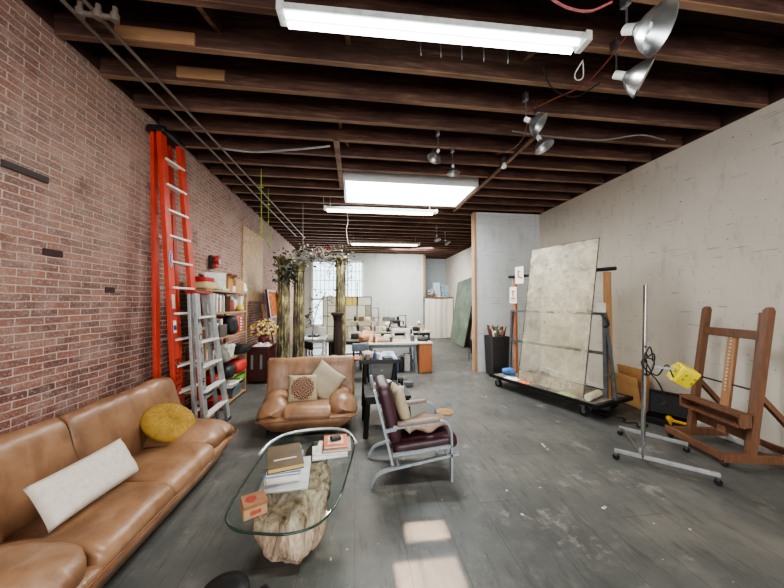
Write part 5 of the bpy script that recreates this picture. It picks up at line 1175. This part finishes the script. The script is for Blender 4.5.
# ------------------------------------------------------------------ BACK RIGHT
cu = solo(MB().grid(lambda u, v: (2.86 + 1.2 * u, 11.88 + .012 * math.sin(u * 31 + 1.2 * math.sin(v * 3)) * (.4 + .6 * abs(math.sin(u * 5 + 2))) + .02 * math.sin(u * 9 + v), 1.66 - 1.62 * v - .03 * math.sin(PI * u)), 90, 14), 'curtain', CLOTH, 'plain cream cloth curtain hung under the storage ledge at the back', 'curtain', smooth='all')
ld = thing('storage_ledge', 'wooden storage ledge above the cream curtain at the back', 'ledge', (3.46, 12.3, 1.66))
MB().box((3.54, 12.43, 1.69), (1.10, 1.0, .05), bev=.004).build('ledge_board', wood((120, 78, 52), (156, 108, 74), 0), ld); MB().box((3.54, 11.94, 1.675), (1.10, .03, .08), bev=.004).build('front_lip', wood((120, 78, 52), (156, 108, 74), 0), ld)
LZ = 1.716
wbk = single(MB().tube([V((.16 * math.sin(i * .9) * math.cos(i * .37), .16 * math.cos(i * .9), .17 + .16 * math.sin(i * .9) * math.sin(i * .37))) for i in range(60)], .022, 8), 'wicker_ball', plain((176, 176, 174), .5, 0, .4, 6), 'grey and black woven ball on the storage ledge', 'ball', (3.19, 12.15, LZ + .012))
for k, (x, y, w, h, lb, st_) in enumerate(((3.50, 12.32, .30, .62, 'narrow pale blue canvas leaning nearest the woven ball on the ledge', [(.3, srgb(150, 176, 196)), (.6, srgb(206, 216, 220)), (.8, srgb(120, 130, 130))]), (3.86, 12.42, .40, .5, 'wider blue landscape canvas leaning in the right corner of the ledge', [(.35, srgb(196, 206, 210)), (.5, srgb(120, 160, 176)), (.7, srgb(80, 100, 104))]))):
    t = thing('leaning_canvas', lb, 'painting', (x, y, LZ)); Mx = Matrix.Translation((x, y + .04, LZ + h / 2 + .006)) @ Matrix.Rotation(-.16, 4, 'X')
    MB().box((0, 0, 0), (w, .02, h)).build('canvas', m_picture(st_, 4), t, M=Mx)
    b = MB()
    for s_ in (-1, 1): b.box((s_ * w / 2, 0, 0), (.02, .03, h + .02)).box((0, 0, s_ * h / 2), (w + .02, .03, .02))
    b.build('frame', plain((206, 206, 200), .6), t, M=Mx)
gb0, gb1, gb2, gb3 = V((3.55, 9.35, .012)), V((3.70, 11.2, .012)), V((4.05, 11.25, 2.28)), V((4.05, 9.35, 2.42))
m = MB(); m._add([gb0, gb1, gb2, gb3] + [p_ + V((.03, 0, 0)) for p_ in (gb0, gb1, gb2, gb3)], [(0, 1, 2, 3), (7, 6, 5, 4), (0, 4, 5, 1), (1, 5, 6, 2), (2, 6, 7, 3), (3, 7, 4, 0)])
solo(m, 'green_backdrop', m_picture([(.3, srgb(86, 96, 86)), (.6, srgb(114, 122, 108)), (.75, srgb(130, 130, 116))], 2, 1), 'big faded green backdrop panel leaning on the right wall at the back', 'panel')
wf_ = thing('wood_framed_mirror', 'tall wood-framed pale panel leaning beside the partition opening', 'panel', (3.45, 8.2, 0))
Q = [V((3.40, 8.35, .42)), V((3.40, 8.0, .42)), V((3.62, 8.0, 2.0)), V((3.62, 8.35, 2.0))]
m = MB(); m._add(Q, [(0, 1, 2, 3)]); m.build('panel_face', plain((170, 172, 166), .5), wf_)
b = MB()
for a, c_ in ((0, 1), (1, 2), (2, 3), (3, 0)): b.bar(Q[a], Q[c_], .035, .03)
b.build('frame', wood((150, 100, 64), (186, 136, 92), 2), wf_)
for yy_, qq_ in ((8.35, Q[0]), (8.0, Q[1])): MB().bar((3.40, yy_, 0), qq_, .03, .03).build('leg', BLKMETAL, wf_)
rk = thing('wire_rack', 'small black wire rack on the floor beside the partition opening', 'rack', (2.95, 7.0, 0))
b = MB()
for x in (2.84, 3.06):
    for y in (6.9, 7.12): b.tube([(x, y, 0), (x, y, .5)], .006, 6)
for z in (.1, .22, .34, .46): b.tube([(2.84, 6.9, z), (3.06, 6.9, z), (3.06, 7.12, z), (2.84, 7.12, z)], .004, 6, closed=True)
b.build('wire_frame', BLKMETAL, rk, True)

# ------------------------------------------------------------------ CEILING FIXTURES
TUBE = m_emit((.90, 1.0, .97), 11); TUBEW = m_emit((1.0, .86, .62), 9)
def fluor(name, label, a, b_, mat, drop=None):
    a, b_ = V(a), V(b_); t = thing(name, label, 'light fixture', tuple((a + b_) / 2)); d = (b_ - a).normalized(); s = V((d.y, -d.x, 0))
    MB().bar(a, b_, .11, .05, bev=.006).build('housing', plain((196, 200, 196), .5), t)
    for k in (-1, 1):
        MB().tube([a + d * .05 + s * .036 * k - V((0, 0, .045)), b_ - d * .05 + s * .036 * k - V((0, 0, .045))], .019, 12).build('tube', mat, t, True)
    for e in (a, b_): MB().bar(e - d * .005, e + d * .04, .12, .07).build('end_cap', plain((206, 206, 200), .5), t)
    for q_ in (.05, .95): p = lerp(a, b_, q_); MB().tube([p, V((p.x, p.y, drop or (ZC + .002)))], .006, 6).build('hanger', STEEL, t)
    return t
fluor('fluorescent_light', 'nearest long twin-tube fluorescent light glowing cold white under the joists', (-.50, 1.955, 3.40), (1.63, 1.905, 3.40), TUBE)
fluor('fluorescent_light', 'warm fluorescent light hung just in front of the skylight end', (-.58, 5.62, 3.28), (1.56, 5.60, 3.28), TUBEW, 3.5)
fluor('fluorescent_light', 'farthest warm fluorescent light above the workbench', (-.15, 8.95, 3.30), (1.95, 8.88, 3.30), TUBEW, 3.5)
def clamp(p, d, r, top, label, cordpts=None):
    p, d = V(p), V(d).normalized(); t = thing('clamp_lamp', label, 'clamp lamp', tuple(p)); M = aim(p, d)
    MB().lathe([(r * .22, 0), (r * .30, r * .12), (r * .52, r * .30), (r * .80, r * .62), (r * .97, r * 1.0), (r, r * 1.02), (r * .965, r * 1.0), (r * .78, r * .64), (r * .5, r * .33), (r * .2, r * .05)], M, 36).build('reflector', REFL, t, 'all')
    MB().lathe([(r * .17, -r * .55), (r * .22, -r * .5), (r * .22, -r * .02), (r * .26, 0)], M, 18).build('socket', plain((206, 206, 204), .4), t, True)
    MB().lathe([(r * .1, r * .0), (r * .12, r * .15), (r * .24, r * .4), (r * .22, r * .55), (0, r * .65)], M, 18).build('bulb', plain((226, 226, 220), .3, 0, .03, 5, 0), t, 'all')
    tp = V(top); s = p - d * r * .4
    MB().tube([s, tp - V((0, 0, .05))], .007, 6).box(tp - V((0, 0, .03)), (.03, .05, .07), None, .004).box(tp - V((.02, 0, .02)), (.008, .05, .09)).build('clamp_arm', STEEL, t)
    return t
def cl_at(px, py, z, d, r, label, up=.0, dx=0.0):
    p = atz(px, py, z); return clamp(p, d, r, (p.x + dx - V(d).normalized().x * r * .4, p.y - V(d).normalized().y * r * .4, ZC + .02), label)
cl_at(636, 29, 3.24, (.39, -.69, -.55), .14, 'biggest aluminium clamp lamp at the top right of the ceiling'); cl_at(624, 76, 3.22, (.72, -.50, -.47), .13, 'second large clamp lamp hanging below the biggest one')
cl_at(530, 121, 3.22, (.62, -.45, -.6), .105, 'upper clamp lamp of the middle ceiling pair'); cl_at(540, 140, 3.15, (.3, -.3, -.9), .095, 'lower clamp lamp of the middle ceiling pair')
cl_at(437, 153, 3.22, (-.45, -.15, -.85), .085, 'left clamp lamp of the pair just before the skylight'); cl_at(453, 168, 3.22, (0, -.2, -1), .08, 'right clamp lamp of the pair just before the skylight')
cl_at(437, 237, 3.2, (.1, -.3, -.9), .09, 'left clamp lamp of the far pair above the curtain'); cl_at(446, 241, 3.2, (.5, -.3, -.8), .09, 'right clamp lamp of the far pair above the curtain')
p = atz(504, 163, 3.3); t = thing('bare_bulb', 'bare white bulb in a holder on the joists right of the skylight', 'light bulb', tuple(p))
MB().lathe([(.02, 0), (.022, .05), (.03, .06)], aim(p, (0, 0, 1)), 14).tube([p + V((0, 0, .05)), V((p.x, p.y, ZC + .02))], .006).build('holder', DARK, t, True); MB().lathe([(0, -.08), (.03, -.065), (.034, -.04), (.02, 0)], Matrix.Translation(p), 16).build('bulb', WHITE, t, 'all')
def wire(name, label, pts, r, mat, cat='wire'): return solo(MB().tube(smooth_open(pts, 6), r, 6), name, mat, label, cat, smooth='all')
ORW = plain((150, 66, 52), .6); GRW = plain((150, 150, 148), .5)
zw = 3.45
wire('red_wire', 'thin red wire running from the large clamp lamps to the middle pair', [atz(632, 28, zw), atz(610, 58, zw - .03), atz(585, 84, zw - .02), atz(556, 98, zw), atz(530, 110, zw)], .006, ORW)
wire('red_cable', 'pinkish red cable sagging at the top edge of the ceiling', [atz(545, -6, zw), atz(566, 7, zw - .03), atz(590, 11, zw - .03), atz(612, 2, zw)], .008, plain((170, 90, 90), .6))
wire('black_wire', 'black cord hanging in a loop below the end of the near fluorescent light', [atz(543, 66, zw), atz(549, 84, zw - .08), atz(562, 94, zw - .12), atz(578, 96, zw - .12), atz(600, 83, zw)], .006, BLACK)
wire('white_wire', 'white cord loop hanging right of the near fluorescent light', [atz(583, 60, zw), atz(575, 74, zw - .08), atz(577, 80, zw - .1), atz(583, 77, zw - .08), atz(583, 62, zw)], .005, WHITE)
wire('grey_cable', 'grey cable stretched under the joists behind the middle clamp lamps', [atz(512, 131, zw), atz(545, 136, zw), atz(600, 140, zw), atz(640, 135, zw), atz(665, 140, zw)], .009, plain((120, 116, 112), .6))
wire('grey_conduit', 'pale conduit curving under the joists on the left', [atz(218, 148, zw), atz(250, 152, zw), atz(275, 151, zw), atz(300, 149, zw), atz(330, 146, zw)], .012, GRW, 'conduit')
wire('brown_wire', 'brown cord drooping from the middle clamp lamps', [atz(528, 121, 3.3), atz(522, 140, 3.25), atz(510, 150, 3.3), atz(500, 151, zw)], .005, plain((110, 70, 60), .6))
# pipes running along the left ceiling
CDT = plain((116, 104, 94), .6, .2)
for px, py, x_, lb in ((133, 71, 0, 'outer galvanised pipe running along the left side of the ceiling, nearer the brick'), (191, 120, 1, 'inner galvanised pipe running along the left side of the ceiling, farther from the brick')):
    p0, p1 = (atz(58, -4, 3.43), atz(296, 236, 3.43)) if x_ == 0 else (atz(78, -6, 3.43), atz(305, 238, 3.43))
    solo(MB().tube([p0, lerp(p0, p1, .5), p1], .014, 10), 'ceiling_pipe', CDT, lb, 'pipe', 'pipes along the ceiling', True)
b = MB().tube([atz(80, 13, 3.40), atz(115, 18, 3.40)], .017, 10)
for px, py in ((80, 13), (98, 15), (115, 18)): p = atz(px, py, 3.40); b.tube([p, p + V((0, 0, .07))], .016, 10).lathe([(.025, -.025), (.025, .025)], Matrix.Translation(p), 12)
solo(b, 'pipe_fitting', CDT, 'pipe cross fitting joining the two ceiling pipes at the upper left', 'pipe fitting', smooth=True)
# new timber patches nailed on joist faces
for (a, c_, yj, lb) in (((115, 34), (195, 38), 2.42, 'longer fresh orange timber patch nailed on the nearest left joist'), ((177, 73), (225, 75), 2.81, 'shorter fresh orange timber patch nailed on the next left joist')):
    yf = yj - .026 - .012; q0, q1 = aty(a[0], a[1], yf), aty(c_[0], c_[1], yf); zz = (q0.z + q1.z) / 2
    solo(MB().box(((q0.x + q1.x) / 2, yf, zz), (q1.x - q0.x, .022, .10), None, .003), 'timber_patch', wood((150, 112, 82), (184, 144, 108), 0), lb, 'board')
# green straps and chains hanging
GS = plain((150, 176, 70), .7)
for (px, y0_, y1_, yy, lb) in ((261.5, 143, 236, 4.6, 'longer pale green strap hanging from the joists in front of the brick'), (268.5, 178, 246, 5.4, 'shorter pale green strap hanging behind the longer one')):
    a, c_ = aty(px, y0_, yy), aty(px, y1_, yy); a.z = min(a.z, ZC + .05)
    m = MB().bar(a, c_, .012, .003, up=(0, 1, 0)); 
    for k in range(5): p = lerp(a, c_, .78 + .05 * k); m.bar(p, p + V((.03 * (-1) ** k, 0, -.06)), .012, .003, up=(0, 1, 0))
    m.box(lerp(a, c_, .28), (.07, .01, .02)); solo(m, 'hanging_strap', GS, lb, 'strap')
for (px, y0_, y1_, yy, lb) in ((303, 190, 246, 6.2, 'thin cord hanging down to the vine arch'), (323.5, 172, 204, 5.6, 'left chain carrying the warm fluorescent light')):
    a, c_ = aty(px, y0_, yy), aty(px, y1_, yy); solo(MB().tube([a, c_], .007, 6), 'hanging_string' if px < 310 else 'chain', GRW, lb, 'cord' if px < 310 else 'chain')
p = aty(347, 212, 6.2); wire('hanging_chain', 'kinked pull cord hanging under the skylight edge', [p, p + V((.02, 0, -.2)), p + V((-.01, 0, -.4)), p + V((.03, 0, -.68))], .008, plain((190, 180, 170), .6), 'cord')
for k, px in enumerate((420, 440, 461, 483, 507)):
    p = atz(px, 52 + k * 2, 3.5); solo(MB().tube([p + V((0, -.02, .02)), p + V((.012, .01, -.02)), p + V((-.01, -.04, .13))], .004, 6), 'ceiling_hook', STEEL, 'small steel hook behind the nearest fluorescent light, %s of five from the brick' % ORD[k], 'hook', 'hooks behind the near light')
# wooden strip set in the brick, dark putlog holes
p0, p1 = atx(2, 161, XL + .008), atx(48, 182, XL + .008)
solo(MB().box((XL + .006, (p0.y + p1.y) / 2, (p0.z + p1.z) / 2), (.02, p1.y - p0.y, .045), None, .003), 'wall_batten', plain((66, 58, 56), .8), 'dark timber batten set in the brick wall above the sofa', 'batten')
for px, py, w in ((53, 253, .14), (110, 290, .1)):
    p = atx(px, py, XL + .004); solo(MB().box((XL + .003, p.y, p.z), (.012, w, .05), None, .003), 'dark_brick', plain((62, 44, 44), .9), 'dark recessed brick in the wall, %s' % ('the longer one nearer the batten' if w > .12 else 'the shorter one nearer the red ladder'), 'brick')
# litter on the floor
for k, (px, py, w, l, c_, lb) in enumerate(((523, 515, .03, .02, (176, 190, 210), 'pale blue scrap of paper on the grey floor right of the sunlit patch'), (604, 508, .05, .02, (220, 216, 206), 'small white scrap on the floor in front of the chrome rack'), (486, 397, .04, .02, (220, 216, 206), 'white scrap on the floor left of the panel cart'), (545, 447, .13, .02, (180, 176, 168), 'thin pale sliver on the floor between armchair and cart'))):
    p = atz(px, py, 0); m = MB().grid(lambda u, v: ((u - .5) * w, (v - .5) * l, .003 + .004 * math.sin(u * 5 + k)), 6, 4); single(m, 'paper_scrap', plain(c_, .8), lb, 'scrap', tuple(p), (0, 0, .5 * k))

# ------------------------------------------------------------------ LIGHT, SKY, CAMERA
def area(name, loc, d, sx, sy, power, color, spread=180):
    l = bpy.data.lights.new(name, 'AREA'); l.shape = 'RECTANGLE'; l.size = sx; l.size_y = sy; l.energy = power; l.color = color; l.spread = math.radians(spread)
    o = bpy.data.objects.new(name, l); COL.objects.link(o); o.location = loc; o.rotation_euler = V(d).to_track_quat('-Z', 'Y').to_euler(); return o
W = bpy.data.worlds.new('day_sky'); bpy.context.scene.world = W; W.use_nodes = True
bg = W.node_tree.nodes['Background']; bg.inputs[0].default_value = (.80, .90, 1, 1); bg.inputs[1].default_value = 3.2
area('street_window_light', (.95, -3.8, 1.8), (0, 1, -.02), 4.8, 2.6, 190, (1, .95, .88))
area('skylight_light', (.94, 5.28, 4.3), (0, 0, -1), 2.1, .98, 230, (.93, .97, 1))
area('back_window_light', (-.7, 11.8, 1.9), (.1, -1, -.15), 1.9, 2.4, 150, (.88, .94, 1))
area('near_tube_light', (.62, 1.93, 3.31), (0, 0, -1), 2.1, .12, 60, (.98, 1, .96))
area('skylight_tube_light', (.5, 5.6, 3.2), (0, 0, -1), 2.0, .1, 45, (1, .9, .72))
area('far_tube_light', (.9, 8.9, 3.22), (0, 0, -1), 2.0, .1, 70, (1, .9, .75))
area('alcove_fill_light', (2.0, 10.2, 3.3), (.1, .45, -1), 1.5, 1.5, 125, (.95, .98, 1))  # added fill lamp brightening the white back wall; no window here
for k, (p, sx, sy) in enumerate((((.47, 1.93, 3.25), .27, .15), ((.41, 1.58, 3.25), .36, .27))):
    area('sun_patch_light', p, (0, 0, -1), sx, sy, 1.0 if k == 0 else 1.75, (1, .72, .54), 1.0)  # narrow lamps added under the joists in place of sun on the floor
cam = bpy.data.cameras.new('camera'); cam.sensor_width = 36; cam.lens = 36 * FPX / 784; cam.clip_start = .02
co = bpy.data.objects.new('camera', cam); COL.objects.link(co); co.location = (0, 0, EYE)
co.matrix_world = Matrix.Translation((0, 0, EYE)) @ Matrix((_R, _U, -_F)).transposed().to_4x4()
sc = bpy.context.scene; sc.camera = co
sc.view_settings.view_transform = 'AgX'; sc.view_settings.look = 'AgX - Medium High Contrast'; sc.view_settings.exposure = 0.27
sc.cycles.max_bounces = 8; sc.cycles.transparent_max_bounces = 12; sc.cycles.sample_clamp_indirect = 6
